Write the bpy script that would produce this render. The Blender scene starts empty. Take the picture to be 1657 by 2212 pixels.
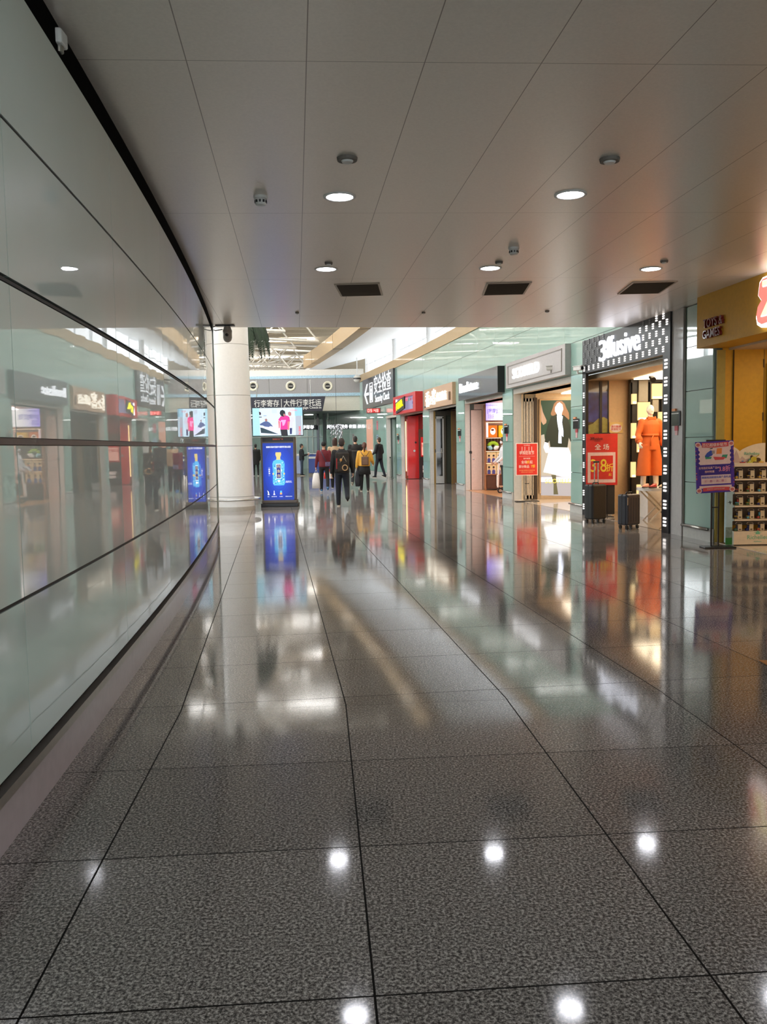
import bpy, bmesh, math, random
from mathutils import Vector, Matrix
PI = math.pi
random.seed(7)
S = bpy.context.scene
COL = S.collection
HC = 3.56            # height of the low ceiling
EYE = 1.5
# ---------------------------------------------------------------- camera
FPX = 1860.8
PITCH, ROLL = 0.07686, 0.01635
fw = Vector((0, math.cos(PITCH), -math.sin(PITCH)))
rt = Vector((1, 0, 0))
up = rt.cross(fw)
RT = math.cos(ROLL) * rt - math.sin(ROLL) * up
UP = math.cos(ROLL) * up + math.sin(ROLL) * rt
cd = bpy.data.cameras.new('camera')
cam = bpy.data.objects.new('camera', cd)
COL.objects.link(cam)
cd.sensor_fit = 'VERTICAL'
cd.sensor_height = 36
cd.lens = FPX * 36 / 2212
cd.clip_start = .05
cd.clip_end = 400
m = Matrix.Identity(4)
for i in range(3):
    m[i][0], m[i][1], m[i][2] = RT[i], UP[i], -fw[i]
m[0][3], m[1][3], m[2][3] = 0, 0, EYE
cam.matrix_world = m
S.camera = cam
S.view_settings.view_transform = 'Standard'
S.view_settings.look = 'None'
S.view_settings.gamma = 1
S.view_settings.use_curve_mapping = False
S.view_settings.exposure = 0.42
S.cycles.use_denoising = True
S.cycles.use_adaptive_sampling = True
S.cycles.adaptive_threshold = .02
S.cycles.max_bounces = 7
S.cycles.diffuse_bounces = 3
S.cycles.glossy_bounces = 4
S.cycles.transparent_max_bounces = 8
S.cycles.sample_clamp_indirect = 6
S.cycles.caustics_reflective = False
S.cycles.caustics_refractive = False
# ---------------------------------------------------------------- world
W = bpy.data.worlds.new('world')
S.world = W
W.use_nodes = True
W.node_tree.nodes['Background'].inputs[0].default_value = (.80, .90, 1.0, 1)
W.node_tree.nodes['Background'].inputs[1].default_value = 2.0


def glow(name, col, rad):
    """bright sky seen through a window, a lit lamp panel or an added fill panel"""
    mt = bpy.data.materials.new(name)
    mt.use_nodes = True
    p = mt.node_tree.nodes['Principled BSDF']
    p.inputs['Base Color'].default_value = (.4, .4, .4, 1)
    p.inputs['Roughness'].default_value = .3
    p.inputs['Emission Color'].default_value = (col[0], col[1], col[2], 1)
    p.inputs['Emission Strength'].default_value = rad
    return mt


def area(name, loc, direction, sx, sy, power, col=(1, 1, 1)):
    """glowing panel; power spread over its face"""
    z = Vector(direction).normalized()
    x = Vector((0, 0, 1)).cross(z)
    if x.length < 1e-4:
        x = Vector((1, 0, 0))
    x.normalize()
    y = z.cross(x)
    c = Vector(loc)
    vs = []
    for q in (0, .02):
        for a, b in ((-1, -1), (1, -1), (1, 1), (-1, 1)):
            vs.append(tuple(c + x * a * sx / 2 + y * b * sy / 2 - z * q))
    me = bpy.data.meshes.new(name)
    me.from_pydata(vs, [], [(0, 1, 2, 3), (7, 6, 5, 4), (0, 4, 5, 1), (1, 5, 6, 2), (2, 6, 7, 3), (3, 7, 4, 0)])
    me.materials.append(glow(name, col, power / (PI * sx * sy)))
    o = bpy.data.objects.new(name, me)
    COL.objects.link(o)
    o['kind'] = 'structure'
    return o


# daylight through the clerestory windows of the tall hall (they stand right outside the panes)
def daylight(name, a, b, z0, z1, rad, col, side):
    a, b = Vector(a), Vector(b)
    d = (b - a)
    L = d.length
    n = Vector((-d.y, d.x)) / L * side
    area(name, ((a.x + b.x) / 2, (a.y + b.y) / 2, (z0 + z1) / 2), (n.x, n.y, 0), L, z1 - z0, rad * PI * L * (z1 - z0), col)


K_DAY = .66
daylight('window_6', (7.53, 15.6), (2.33, 46), 4.5, 7.75, 2.2 * K_DAY, (.93, .97, 1), 1)
daylight('window_6', (2.33, 46), (-.97, 60), 4.5, 7.75, 2.2 * K_DAY, (.93, .97, 1), 1)
daylight('window_7', (-14.7, 17), (-14.7, 47), 5.9, 9.4, 13 * K_DAY, (.92, .97, 1), -1)
for sy, sx, w_ in ((16.8, 12, 1.4), (20, 11, 1.4), (25, 11, 1.4), (30, 10, 1.2), (36.5, 9, .8), (41, 7, .8), (45.5, 9, .8), (54, 10, .8), (66, 12, .8), (78, 14, .8)):
    area('window_8', (-6.5 - (sy - 36) * .15, sy, 9.52), (0, 0, -1), sx, w_, (10.5 if sy < 28 else 14) * PI * sx * w_ * K_DAY, (1, .98, .94))


# ---------------------------------------------------------------- helpers
def C(r, g, b):
    def f(c):
        c /= 255
        return c / 12.92 if c <= .04045 else ((c + .055) / 1.055) ** 2.4
    return (f(r), f(g), f(b), 1)


def XF(Y):
    return 4.83 - .114 * (Y - 12.66) - .0016 * (Y - 12.66) ** 2


def XL(Y):
    return -1.42 - .085 * (Y - 3) - .003 * (Y - 3) ** 2


def ray(px, py):
    return fw * FPX + RT * (px - 828.5) - UP * (py - 1106)


def at(px, py, Y):
    d = ray(px, py)
    return Vector((0, 0, EYE)) + d * (Y / d.y)


def floor_at(px, py, z=0.0):
    d = ray(px, py)
    return Vector((0, 0, EYE)) + d * ((z - EYE) / d.z)


def mat(name, col, rough=.5, metal=0, spec=.5, coat=0, coat_rough=.03, emit=None, estr=0, var=.05, vscale=18, alpha=None, ior=None, bump=0, bscale=30, trans=0):
    mt = bpy.data.materials.new(name)
    mt.use_nodes = True
    nt = mt.node_tree
    p = nt.nodes['Principled BSDF']
    p.inputs['Base Color'].default_value = col
    p.inputs['Roughness'].default_value = rough
    p.inputs['Metallic'].default_value = metal
    p.inputs['Specular IOR Level'].default_value = spec
    p.inputs['Coat Weight'].default_value = coat
    p.inputs['Coat Roughness'].default_value = coat_rough
    if ior:
        p.inputs['IOR'].default_value = ior
    if trans:
        p.inputs['Transmission Weight'].default_value = trans
    if alpha is not None:
        p.inputs['Alpha'].default_value = alpha
    if emit:
        p.inputs['Emission Color'].default_value = emit
        p.inputs['Emission Strength'].default_value = estr
    if var or bump:
        tc = nt.nodes.new('ShaderNodeTexCoord')
        nz = nt.nodes.new('ShaderNodeTexNoise')
        nz.inputs['Scale'].default_value = vscale
        nz.inputs['Detail'].default_value = 3
        nt.links.new(tc.outputs['Object'], nz.inputs['Vector'])
        if var:
            mr = nt.nodes.new('ShaderNodeMapRange')
            mr.inputs[1].default_value = .3
            mr.inputs[2].default_value = .7
            mr.inputs[3].default_value = 1 - var
            mr.inputs[4].default_value = 1 + var
            nt.links.new(nz.outputs[0], mr.inputs[0])
            hs = nt.nodes.new('ShaderNodeMix')
            hs.data_type = 'RGBA'
            hs.blend_type = 'MULTIPLY'
            hs.inputs[0].default_value = 1
            hs.inputs[6].default_value = col
            nt.links.new(mr.outputs[0], hs.inputs[7])
            nt.links.new(hs.outputs[2], p.inputs['Base Color'])
        if bump:
            n2 = nt.nodes.new('ShaderNodeTexNoise')
            n2.inputs['Scale'].default_value = bscale
            nt.links.new(tc.outputs['Object'], n2.inputs['Vector'])
            bp = nt.nodes.new('ShaderNodeBump')
            bp.inputs['Strength'].default_value = bump
            bp.inputs['Distance'].default_value = .01
            nt.links.new(n2.outputs[0], bp.inputs['Height'])
            nt.links.new(bp.outputs[0], p.inputs['Normal'])
    return mt


_m = {}


def M(key, *a, **k):
    if key not in _m:
        _m[key] = mat(key, *a, **k)
    return _m[key]


def lit(key, col, s=1.0):
    """backlit print / LED / screen, or a surface with painted glow: gives off its own light"""
    if key not in _m:
        _m[key] = mat(key, (col[0] * .3, col[1] * .3, col[2] * .3, 1), rough=.35, emit=col, estr=s, var=.02)
    return _m[key]


class MB:
    def __init__(s):
        s.v, s.f, s.sm = [], [], []

    def add(s, vs, fs, smooth=False, X=None):
        b = len(s.v)
        for q in vs:
            q = Vector(q)
            s.v.append(X @ q if X else q)
        for f in fs:
            s.f.append([b + i for i in f])
            s.sm.append(smooth)
        return s

    def box(s, x0, x1, y0, y1, z0, z1, X=None):
        return s.add([(x0, y0, z0), (x1, y0, z0), (x1, y1, z0), (x0, y1, z0), (x0, y0, z1), (x1, y0, z1), (x1, y1, z1), (x0, y1, z1)],
                     [(0, 3, 2, 1), (4, 5, 6, 7), (0, 1, 5, 4), (1, 2, 6, 5), (2, 3, 7, 6), (3, 0, 4, 7)], X=X)

    def prism(s, pts, y0, y1, X=None):
        """polygon in x,z (counter-clockwise seen from -y) extruded from y0 to y1"""
        n = len(pts)
        vs = [(p[0], y0, p[1]) for p in pts] + [(p[0], y1, p[1]) for p in pts]
        fs = [tuple(range(n)), tuple(range(2 * n - 1, n - 1, -1))] + [(i, i + n, (i + 1) % n + n, (i + 1) % n) for i in range(n)]
        return s.add(vs, fs, X=X)

    def prismz(s, pts, z0, z1, X=None):
        n = len(pts)
        vs = [(p[0], p[1], z0) for p in pts] + [(p[0], p[1], z1) for p in pts]
        fs = [tuple(range(n - 1, -1, -1)), tuple(range(n, 2 * n))] + [(i, (i + 1) % n, (i + 1) % n + n, i + n) for i in range(n)]
        return s.add(vs, fs, X=X)

    def tube(s, a, b, r1, r2=None, n=12, caps=True, X=None, smooth=True):
        a, b = Vector(a), Vector(b)
        r2 = r1 if r2 is None else r2
        d = (b - a)
        if d.length < 1e-6:
            return s
        d.normalize()
        u = d.orthogonal().normalized()
        w = d.cross(u)
        vs, fs = [], []
        for (c, r) in ((a, r1), (b, r2)):
            for i in range(n):
                t = 2 * PI * i / n
                vs.append(c + (u * math.cos(t) + w * math.sin(t)) * r)
        for i in range(n):
            fs.append((i, (i + 1) % n, (i + 1) % n + n, i + n))
        s.add(vs, fs, smooth, X)
        if caps:
            s.add([vs[i] for i in range(n)], [tuple(range(n - 1, -1, -1))], False, X)
            s.add([vs[n + i] for i in range(n)], [tuple(range(n))], False, X)
        return s

    def path(s, pts, r, n=8, closed=False, X=None):
        pts = [Vector(p) for p in pts]
        k = len(pts)
        rs = r if isinstance(r, (list, tuple)) else [r] * k
        vs, fs = [], []
        ref = None
        for i, p in enumerate(pts):
            q0 = pts[(i - 1) % k] if (closed or i > 0) else pts[i]
            q1 = pts[(i + 1) % k] if (closed or i < k - 1) else pts[i]
            d = (q1 - q0).normalized()
            if ref is None:
                ref = d.orthogonal().normalized()
            u = (ref - d * ref.dot(d)).normalized()
            ref = u
            w = d.cross(u)
            for j in range(n):
                t = 2 * PI * j / n
                vs.append(p + (u * math.cos(t) + w * math.sin(t)) * rs[i])
        for i in range(k if closed else k - 1):
            for j in range(n):
                a, b = i * n, ((i + 1) % k) * n
                fs.append((a + j, a + (j + 1) % n, b + (j + 1) % n, b + j))
        if not closed:
            fs.append(tuple(range(n - 1, -1, -1)))
            fs.append(tuple((k - 1) * n + j for j in range(n)))
        return s.add(vs, fs, True, X)

    def loft(s, secs, n=16, X=None, smooth=True):
        """secs: (cx, cy, cz, rx, ry) horizontal ellipses, capped"""
        vs, fs = [], []
        for (cx, cy, cz, rx, ry) in secs:
            for i in range(n):
                t = 2 * PI * i / n
                vs.append((cx + rx * math.cos(t), cy + ry * math.sin(t), cz))
        k = len(secs)
        for i in range(k - 1):
            for j in range(n):
                fs.append((i * n + j, i * n + (j + 1) % n, (i + 1) * n + (j + 1) % n, (i + 1) * n + j))
        fs.append(tuple(range(n - 1, -1, -1)))
        fs.append(tuple((k - 1) * n + j for j in range(n)))
        return s.add(vs, fs, smooth, X)

    def ball(s, c, rx, ry=None, rz=None, n=14, k=9, X=None):
        ry = rx if ry is None else ry
        rz = rx if rz is None else rz
        secs = []
        for i in range(k + 1):
            t = -PI / 2 + PI * i / k
            q = max(math.cos(t), .03)
            secs.append((c[0], c[1], c[2] + rz * math.sin(t), rx * q, ry * q))
        return s.loft(secs, n, X)

    def cap(s, a, b, r1, r2, n=12, X=None):
        s.tube(a, b, r1, r2, n, True, X)
        s.ball(a, r1 * .99, n=n, k=6, X=X)
        s.ball(b, r2 * .99, n=n, k=6, X=X)
        return s

    def rbox(s, x0, x1, y0, y1, z0, z1, r=.02, seg=3, X=None):
        """box with rounded vertical edges and softened top and bottom"""
        def ring(ins, z):
            rr = max(r - ins, .001)
            out = []
            for (cx, cy, a0) in ((x1 - ins - rr, y1 - ins - rr, 0), (x0 + ins + rr, y1 - ins - rr, 90), (x0 + ins + rr, y0 + ins + rr, 180), (x1 - ins - rr, y0 + ins + rr, 270)):
                for i in range(seg + 1):
                    t = math.radians(a0 + 90 * i / seg)
                    out.append((cx + rr * math.cos(t), cy + rr * math.sin(t), z))
            return out
        e = min(r * .6, (z1 - z0) * .3)
        rings = [ring(e, z0), ring(e * .3, z0 + e * .3), ring(0, z0 + e), ring(0, z1 - e), ring(e * .3, z1 - e * .3), ring(e, z1)]
        n = len(rings[0])
        vs = [p for g in rings for p in g]
        fs = []
        for i in range(len(rings) - 1):
            for j in range(n):
                fs.append((i * n + j, i * n + (j + 1) % n, (i + 1) * n + (j + 1) % n, (i + 1) * n + j))
        fs.append(tuple(range(n - 1, -1, -1)))
        fs.append(tuple((len(rings) - 1) * n + j for j in range(n)))
        return s.add(vs, fs, False, X)

    def mesh(s, name):
        me = bpy.data.meshes.new(name)
        me.from_pydata([tuple(v) for v in s.v], [], s.f)
        me.polygons.foreach_set('use_smooth', s.sm)
        me.update()
        return me

    def build(s, name, mt, parent=None, X=None):
        o = bpy.data.objects.new(name, s.mesh(name))
        o.data.materials.append(mt)
        COL.objects.link(o)
        if X is not None:
            o.matrix_world = X
        if parent:
            o.parent = parent
        return o


def B(*a):
    return MB().box(*a)


def tag(o, label, cat, group=None, kind=None):
    if label:
        o['label'] = label
    if cat:
        o['category'] = cat
    if group:
        o['group'] = group
    if kind:
        o['kind'] = kind
    return o


def struct(o):
    o['kind'] = 'structure'
    return o


def thing(name, label, cat, loc=(0, 0, 0), rz=0, group=None):
    o = bpy.data.objects.new(name, None)
    o.empty_display_size = .1
    COL.objects.link(o)
    o.matrix_world = Matrix.Translation(Vector(loc)) @ Matrix.Rotation(rz, 4, 'Z')
    return tag(o, label, cat, group)


def fmat(Yf, Yn, z=0, off=0):
    """frame on the curved shop front: x runs from the far end to the near end, -y points into the corridor"""
    a = Vector((XF(Yf), Yf, 0))
    b = Vector((XF(Yn), Yn, 0))
    d = (b - a)
    Wd = d.length
    X = Matrix.Translation((a.x, a.y, z)) @ Matrix.Rotation(math.atan2(d.y, d.x), 4, 'Z') @ Matrix.Translation((0, off, 0))
    return X, Wd


def fthing(name, label, cat, Yf, Yn, z=0, off=0, group=None):
    X, Wd = fmat(Yf, Yn, z, off)
    o = thing(name, label, cat, group=group)
    o.matrix_world = X
    return o, Wd


def copy_tree(o, parent=None):
    c = o.copy()
    COL.objects.link(c)
    if parent:
        c.parent = parent
    for ch in [q for q in bpy.data.objects if q.parent == o]:
        copy_tree(ch, c)
    return c


def text(s, size, name='lettering', mt=None, parent=None, loc=(0, 0, 0), ext=.004, bold=0.0, align='CENTER', sx=1.0, X=None, shear=0, flipx=False, vert=False):
    cu = bpy.data.curves.new('t', 'FONT')
    cu.body = s
    cu.size = size
    cu.extrude = ext
    cu.offset = bold * size * .28
    cu.align_x = align
    cu.align_y = 'CENTER'
    cu.shear = shear
    cu.resolution_u = 3
    if vert:
        cu.body = '\n'.join(s)
        cu.space_line = .95
    ob = bpy.data.objects.new('t', cu)
    me = bpy.data.meshes.new_from_object(ob)
    me.name = name
    bpy.data.objects.remove(ob)
    bpy.data.curves.remove(cu)
    T = Matrix.Translation(Vector(loc)) @ Matrix.Rotation(PI / 2, 4, 'X') @ Matrix.Diagonal((-sx if flipx else sx, 1, 1, 1))
    me.transform(T)
    if flipx:
        me.flip_normals()
    me.materials.clear()
    o = bpy.data.objects.new(name, me)
    me.materials.append(mt)
    COL.objects.link(o)
    if parent:
        o.parent = parent
    if X is not None:
        o.matrix_world = X
    return o


def ngon(cx, cz, rx, rz, n=24, a0=0, a1=2 * PI):
    full = abs(a1 - a0 - 2 * PI) < 1e-6
    return [(cx + rx * math.cos(a0 + (a1 - a0) * i / (n if full else n - 1)), cz + rz * math.sin(a0 + (a1 - a0) * i / (n if full else n - 1))) for i in range(n)]


# ---------------------------------------------------------------- main materials
def granite():
    mt = bpy.data.materials.new('polished_granite')
    mt.use_nodes = True
    nt = mt.node_tree
    N = nt.nodes.new
    L = nt.links.new
    p = nt.nodes['Principled BSDF']
    tc = N('ShaderNodeTexCoord')
    uv = N('ShaderNodeUVMap')
    n1 = N('ShaderNodeTexNoise')
    n1.inputs['Scale'].default_value = 95
    n1.inputs['Detail'].default_value = 4
    n1.inputs['Roughness'].default_value = .75
    L(tc.outputs['Object'], n1.inputs['Vector'])
    cr = N('ShaderNodeValToRGB')
    e = cr.color_ramp.elements
    e[0].position, e[0].color = .40, C(54, 51, 50)
    e[1].position, e[1].color = .62, C(200, 192, 186)
    k = e.new(.5)
    k.color = C(122, 116, 112)
    L(n1.outputs[0], cr.inputs[0])
    # per tile tone
    fl = N('ShaderNodeVectorMath')
    fl.operation = 'FLOOR'
    L(uv.outputs[0], fl.inputs[0])
    wn = N('ShaderNodeTexWhiteNoise')
    wn.noise_dimensions = '2D'
    L(fl.outputs[0], wn.inputs['Vector'])
    mr = N('ShaderNodeMapRange')
    mr.inputs[3].default_value = .86
    mr.inputs[4].default_value = 1.10
    L(wn.outputs['Value'], mr.inputs[0])
    mx = N('ShaderNodeMix')
    mx.data_type = 'RGBA'
    mx.blend_type = 'MULTIPLY'
    mx.inputs[0].default_value = 1
    L(cr.outputs[0], mx.inputs[6])
    L(mr.outputs[0], mx.inputs[7])
    # joints
    sp = N('ShaderNodeSeparateXYZ')
    L(uv.outputs[0], sp.inputs[0])
    masks = []
    for ax in (0, 1):
        fr = N('ShaderNodeMath')
        fr.operation = 'PINGPONG'
        fr.inputs[1].default_value = .5
        L(sp.outputs[ax], fr.inputs[0])
        lt = N('ShaderNodeMath')
        lt.operation = 'LESS_THAN'
        lt.inputs[1].default_value = .0037
        L(fr.outputs[0], lt.inputs[0])
        masks.append(lt)
    mm = N('ShaderNodeMath')
    mm.operation = 'MAXIMUM'
    L(masks[0].outputs[0], mm.inputs[0])
    L(masks[1].outputs[0], mm.inputs[1])
    m2 = N('ShaderNodeMix')
    m2.data_type = 'RGBA'
    L(mm.outputs[0], m2.inputs[0])
    L(mx.outputs[2], m2.inputs[6])
    m2.inputs[7].default_value = C(22, 20, 19)
    L(m2.outputs[2], p.inputs['Base Color'])
    n3 = N('ShaderNodeTexNoise')
    n3.inputs['Scale'].default_value = 1.3
    n3.inputs['Detail'].default_value = 5
    L(tc.outputs['Object'], n3.inputs['Vector'])
    r3 = N('ShaderNodeMapRange')
    r3.inputs[1].default_value = .35
    r3.inputs[2].default_value = .7
    r3.inputs[3].default_value = .06
    r3.inputs[4].default_value = .10
    L(n3.outputs[0], r3.inputs[0])
    ra = N('ShaderNodeMath')
    ra.operation = 'MULTIPLY_ADD'
    ra.inputs[1].default_value = .5
    L(mm.outputs[0], ra.inputs[0])
    L(r3.outputs[0], ra.inputs[2])
    L(ra.outputs[0], p.inputs['Roughness'])
    p.inputs['IOR'].default_value = 1.5
    sx_ = N('ShaderNodeMath')
    sx_.operation = 'MULTIPLY_ADD'
    sx_.inputs[1].default_value = -.45
    sx_.inputs[2].default_value = .5
    L(mm.outputs[0], sx_.inputs[0])
    L(sx_.outputs[0], p.inputs['Specular IOR Level'])
    return mt


GRANITE = granite()


def ceiling_mat():
    mt = mat('ceiling_panel', C(238, 230, 221), rough=.3, metal=.25, spec=.6, var=.035, vscale=60)
    nt = mt.node_tree
    N = nt.nodes.new
    L = nt.links.new
    p = nt.nodes['Principled BSDF']
    src = p.inputs['Base Color'].links[0].from_socket
    uv = N('ShaderNodeUVMap')
    sp = N('ShaderNodeSeparateXYZ')
    L(uv.outputs[0], sp.inputs[0])
    masks = []
    for ax, w in ((0, .0045), (1, .0008)):
        fr = N('ShaderNodeMath')
        fr.operation = 'PINGPONG'
        fr.inputs[1].default_value = .5
        L(sp.outputs[ax], fr.inputs[0])
        lt = N('ShaderNodeMath')
        lt.operation = 'LESS_THAN'
        lt.inputs[1].default_value = w
        L(fr.outputs[0], lt.inputs[0])
        masks.append(lt)
    mm = N('ShaderNodeMath')
    mm.operation = 'MAXIMUM'
    L(masks[0].outputs[0], mm.inputs[0])
    L(masks[1].outputs[0], mm.inputs[1])
    m2 = N('ShaderNodeMix')
    m2.data_type = 'RGBA'
    L(mm.outputs[0], m2.inputs[0])
    L(src, m2.inputs[6])
    m2.inputs[7].default_value = C(150, 138, 128)
    L(m2.outputs[2], p.inputs['Base Color'])
    return mt


CEIL = ceiling_mat()
TEAL = mat('teal_glass_panel', C(152, 187, 175), rough=.22, spec=.3, coat=1, coat_rough=.02, var=.02, vscale=2)
TEAL['c'] = 1
TEALG = mat('grey_teal_glass_panel', C(216, 232, 224), rough=.3, spec=.3, coat=1, coat_rough=.015, var=.02, vscale=2)
for _t, _i in ((TEAL, 1.6), (TEALG, 1.75)):
    _t.node_tree.nodes['Principled BSDF'].inputs['Coat IOR'].default_value = _i


def wavy(mt, sc, dist):
    nt = mt.node_tree
    tc = nt.nodes.new('ShaderNodeTexCoord')
    mp = nt.nodes.new('ShaderNodeMapping')
    mp.inputs['Scale'].default_value = (1, 1, .25)
    nz = nt.nodes.new('ShaderNodeTexNoise')
    nz.inputs['Scale'].default_value = sc
    nz.inputs['Detail'].default_value = 1
    nt.links.new(tc.outputs['Object'], mp.inputs[0])
    nt.links.new(mp.outputs[0], nz.inputs['Vector'])
    bp = nt.nodes.new('ShaderNodeBump')
    bp.inputs['Strength'].default_value = 1
    bp.inputs['Distance'].default_value = dist
    nt.links.new(nz.outputs[0], bp.inputs['Height'])
    nt.links.new(bp.outputs[0], nt.nodes['Principled BSDF'].inputs['Coat Normal'])


wavy(TEALG, 2.2, .0009)
wavy(TEAL, 1.6, .0012)
DARKJ = mat('dark_joint', C(38, 36, 36), rough=.6)
BROWNJ = mat('bronze_channel', C(74, 62, 60), rough=.4, metal=.4)
STEEL = mat('brushed_steel', C(176, 174, 168), rough=.25, metal=.9)
PALE = mat('pale_jamb', C(214, 208, 200), rough=.35, coat=.4)
PLINTH = mat('mauve_stone_plinth', C(206, 188, 190), rough=.3, coat=.5, bump=.05)
PWHITE = mat('white_plaster', C(232, 228, 220), rough=.6)
CREAM = mat('cream_metal', C(188, 158, 114), rough=.45, coat=.15)
BLACK = mat('black_plastic', C(18, 18, 19), rough=.4)
BLACKG = mat('black_gloss', C(14, 14, 17), rough=.12, coat=.6)
DGREY = mat('dark_grey_metal', C(52, 52, 55), rough=.4, metal=.3)
WHITEP = mat('white_plastic', C(228, 228, 226), rough=.4)

# ---------------------------------------------------------------- floor
def build_floor():
    vs, fs, uvs = [], [], []
    w, l = .946, .886
    segs = []
    o = Vector((-1.18, 4.83))
    gs = [.072, .124, .174, .224, .27]
    # segment A goes backwards from o
    def rowdir(g): return Vector((math.cos(g), math.sin(g)))
    def coldir(g): return Vector((-math.sin(g), math.cos(g)))
    T0, T1 = -15.0, 13.0
    prev = [o + coldir(gs[0]) * (-12) + rowdir(gs[0]) * t for t in (T0, T1)]
    end = [o + rowdir(gs[0]) * t for t in (T0, T1)]
    quads = [(prev, end, gs[0], o, 0)]
    cur = o
    gprev = gs[0]
    for g, nrow in ((.124, 17), (.174, 17), (.224, 17), (.27, 12)):
        nxt = cur + coldir(g) * (1.02 + nrow * .9)
        quads.append(([cur + rowdir(gprev) * t for t in (T0, T1)], [nxt + rowdir(g) * t for t in (T0, T1)], g, cur, 1.02))
        cur, gprev = nxt, g
    for (a, b, g, oo, off) in quads:
        base = len(vs)
        for q in (a[0], a[1], b[1], b[0]):
            vs.append((q.x, q.y, 0))
            d = q - oo
            uvs.append((d.dot(rowdir(g)) / w, (d.dot(coldir(g)) - off) / (l if off == 0 else .9)))
        fs.append((base, base + 1, base + 2, base + 3))
    me = bpy.data.meshes.new('floor')
    me.from_pydata(vs, [], fs)
    ul = me.uv_layers.new(name='UVMap')
    for i, lp in enumerate(me.loops):
        ul.data[i].uv = uvs[lp.vertex_index]
    me.materials.append(GRANITE)
    ob = bpy.data.objects.new('floor', me)
    COL.objects.link(ob)
    struct(ob)


build_floor()


# ---------------------------------------------------------------- low ceiling
def yedge(x):
    return 14.88 + (x + 2.87) * .12


def build_ceiling():
    ys = [-5 + i * 1.0 for i in range(20)]
    lo, hi = [], []
    for y in ys:
        if y < 14.4:
            lo.append((XL(y) - .12, y))
    lo.append((XL(14.88) - .12, yedge(XL(14.88))))
    for y in ys:
        if y < 15.2:
            hi.append((XF(y) + .6, y))
    hi.append((XF(15.8) + .6, yedge(XF(15.8) + .6)))
    pts = lo[::-1] + hi     # left side from far to near, then right side from near to far
    mb = MB().prismz(pts, HC, HC + .5)
    me = mb.mesh('ceiling')
    me.materials.append(CEIL)
    ul = me.uv_layers.new(name='UVMap')
    for i, lp in enumerate(me.loops):
        c = me.vertices[lp.vertex_index].co
        ul.data[i].uv = ((c.x + .10 * (c.y - 7.85) + .04) / .64, (c.y - .055 * c.x - 7.83) / 3.02)
    ob = bpy.data.objects.new('ceiling', me)
    COL.objects.link(ob)
    struct(ob)
    # wall standing on the edge of the low ceiling, facing the tall hall
    x0, x1 = -14.4, 9
    mb = MB().prismz([(x0, yedge(x0) - .4), (x1, yedge(x1) - .4), (x1, yedge(x1) - .02), (x0, yedge(x0) - .02)], HC + .02, 10.4)
    struct(mb.build('wall_above', PWHITE))


build_ceiling()


# ---------------------------------------------------------------- left glass wall
def strip_curve(fn, y0, y1, z0, z1, t, off, step=.4):
    """curved slab following x = fn(y); t thickness towards -x, off shifts towards +x"""
    n = max(1, int(abs(y1 - y0) / step))
    mb = MB()
    ys = [y0 + (y1 - y0) * i / n for i in range(n + 1)]
    pts = [(fn(y) + off, y) for y in ys] + [(fn(y) + off - t, y) for y in reversed(ys)]
    return mb.prismz(pts, z0, z1), mb


def left_wall():
    YE = 14.55
    ZJ = [.27, .905, 1.54, 2.17, 2.80, 3.42]
    YJ = [-4.6, -2.55, -.55, 1.45, 3.45, 5.42, 7.4, 9.4, 11.4, 13.4, YE]
    back = strip_curve(XL, -5, YE, 0, HC + .3, .12, -.03)[0]
    w = back.build('wall_left', DARKJ)
    struct(w)
    # glossy back-painted glass panels with open joints
    g = MB()
    for a, b in zip(YJ[:-1], YJ[1:]):
        for i, (z0, z1) in enumerate(zip(ZJ[:-1], ZJ[1:])):
            gap0 = .016 if i in (2, 3) else .008
            gap1 = .016 if i in (1, 2) else .008
            n = 5
            ys = [a + .0035 + (b - a - .007) * k / n for k in range(n + 1)]
            pts = [(XL(y), y) for y in ys] + [(XL(y) - .026, y) for y in reversed(ys)]
            g.prismz(pts, z0 + gap0, z1 - gap1)
    struct(g.build('wall_left_glazing', TEALG))
    ch = MB()
    strip_to = lambda z0, z1, off: ch.add(*(lambda q: (q.v, q.f))(strip_curve(XL, -5, YE, z0, z1, .02, off)[0]))
    strip_to(1.527, 1.553, .004)
    struct(ch.build('trim_1', BROWNJ))
    ch2 = MB()
    for z in (.905, 2.17, 2.80):
        q = strip_curve(XL, -5, YE, z - .007, z + .007, .02, -.006)[0]
        ch2.add(q.v, q.f)
    struct(ch2.build('trim_2', DARKJ))
    q = strip_curve(XL, -5, YE, 3.415, HC, .02, -.002)[0]
    struct(q.build('trim_17', mat('black_gap', C(5, 5, 5), rough=.95, spec=.05)))
    # stone plinth with a metal nosing
    q = strip_curve(XL, -5, YE, 0, .20, .1, -.012)[0]
    struct(q.build('baseboard_left', PLINTH))
    q = strip_curve(XL, -5, YE, .20, .24, .1, .012)[0]
    struct(q.build('trim_3', mat('nosing', C(176, 168, 160), rough=.28, metal=.7)))
    q = strip_curve(XL, -5, YE, .24, .275, .06, -.03)[0]
    struct(q.build('trim_4', DARKJ))
    # end face of the wall
    e = MB().box(XL(YE) - .14, XL(YE) + .01, YE, YE + .04, 0, HC)
    struct(e.build('trim_5', mat('pale_glass_edge', C(196, 206, 198), rough=.2, coat=.8)))
    # small light coloured fixing high in the dark gap under the ceiling
    t = thing('gap_bracket', 'small pale bracket in the black gap between left glass wall and ceiling', 'bracket', (XL(4.35) + .0, 4.35, 3.46))
    MB().rbox(-.05, .03, -.05, .05, 0, .07, .015).build('plate', WHITEP, t)
    MB().tube((0, 0, 0), (0, 0, -.03), .022).build('screw_head', STEEL, t)


left_wall()
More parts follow.
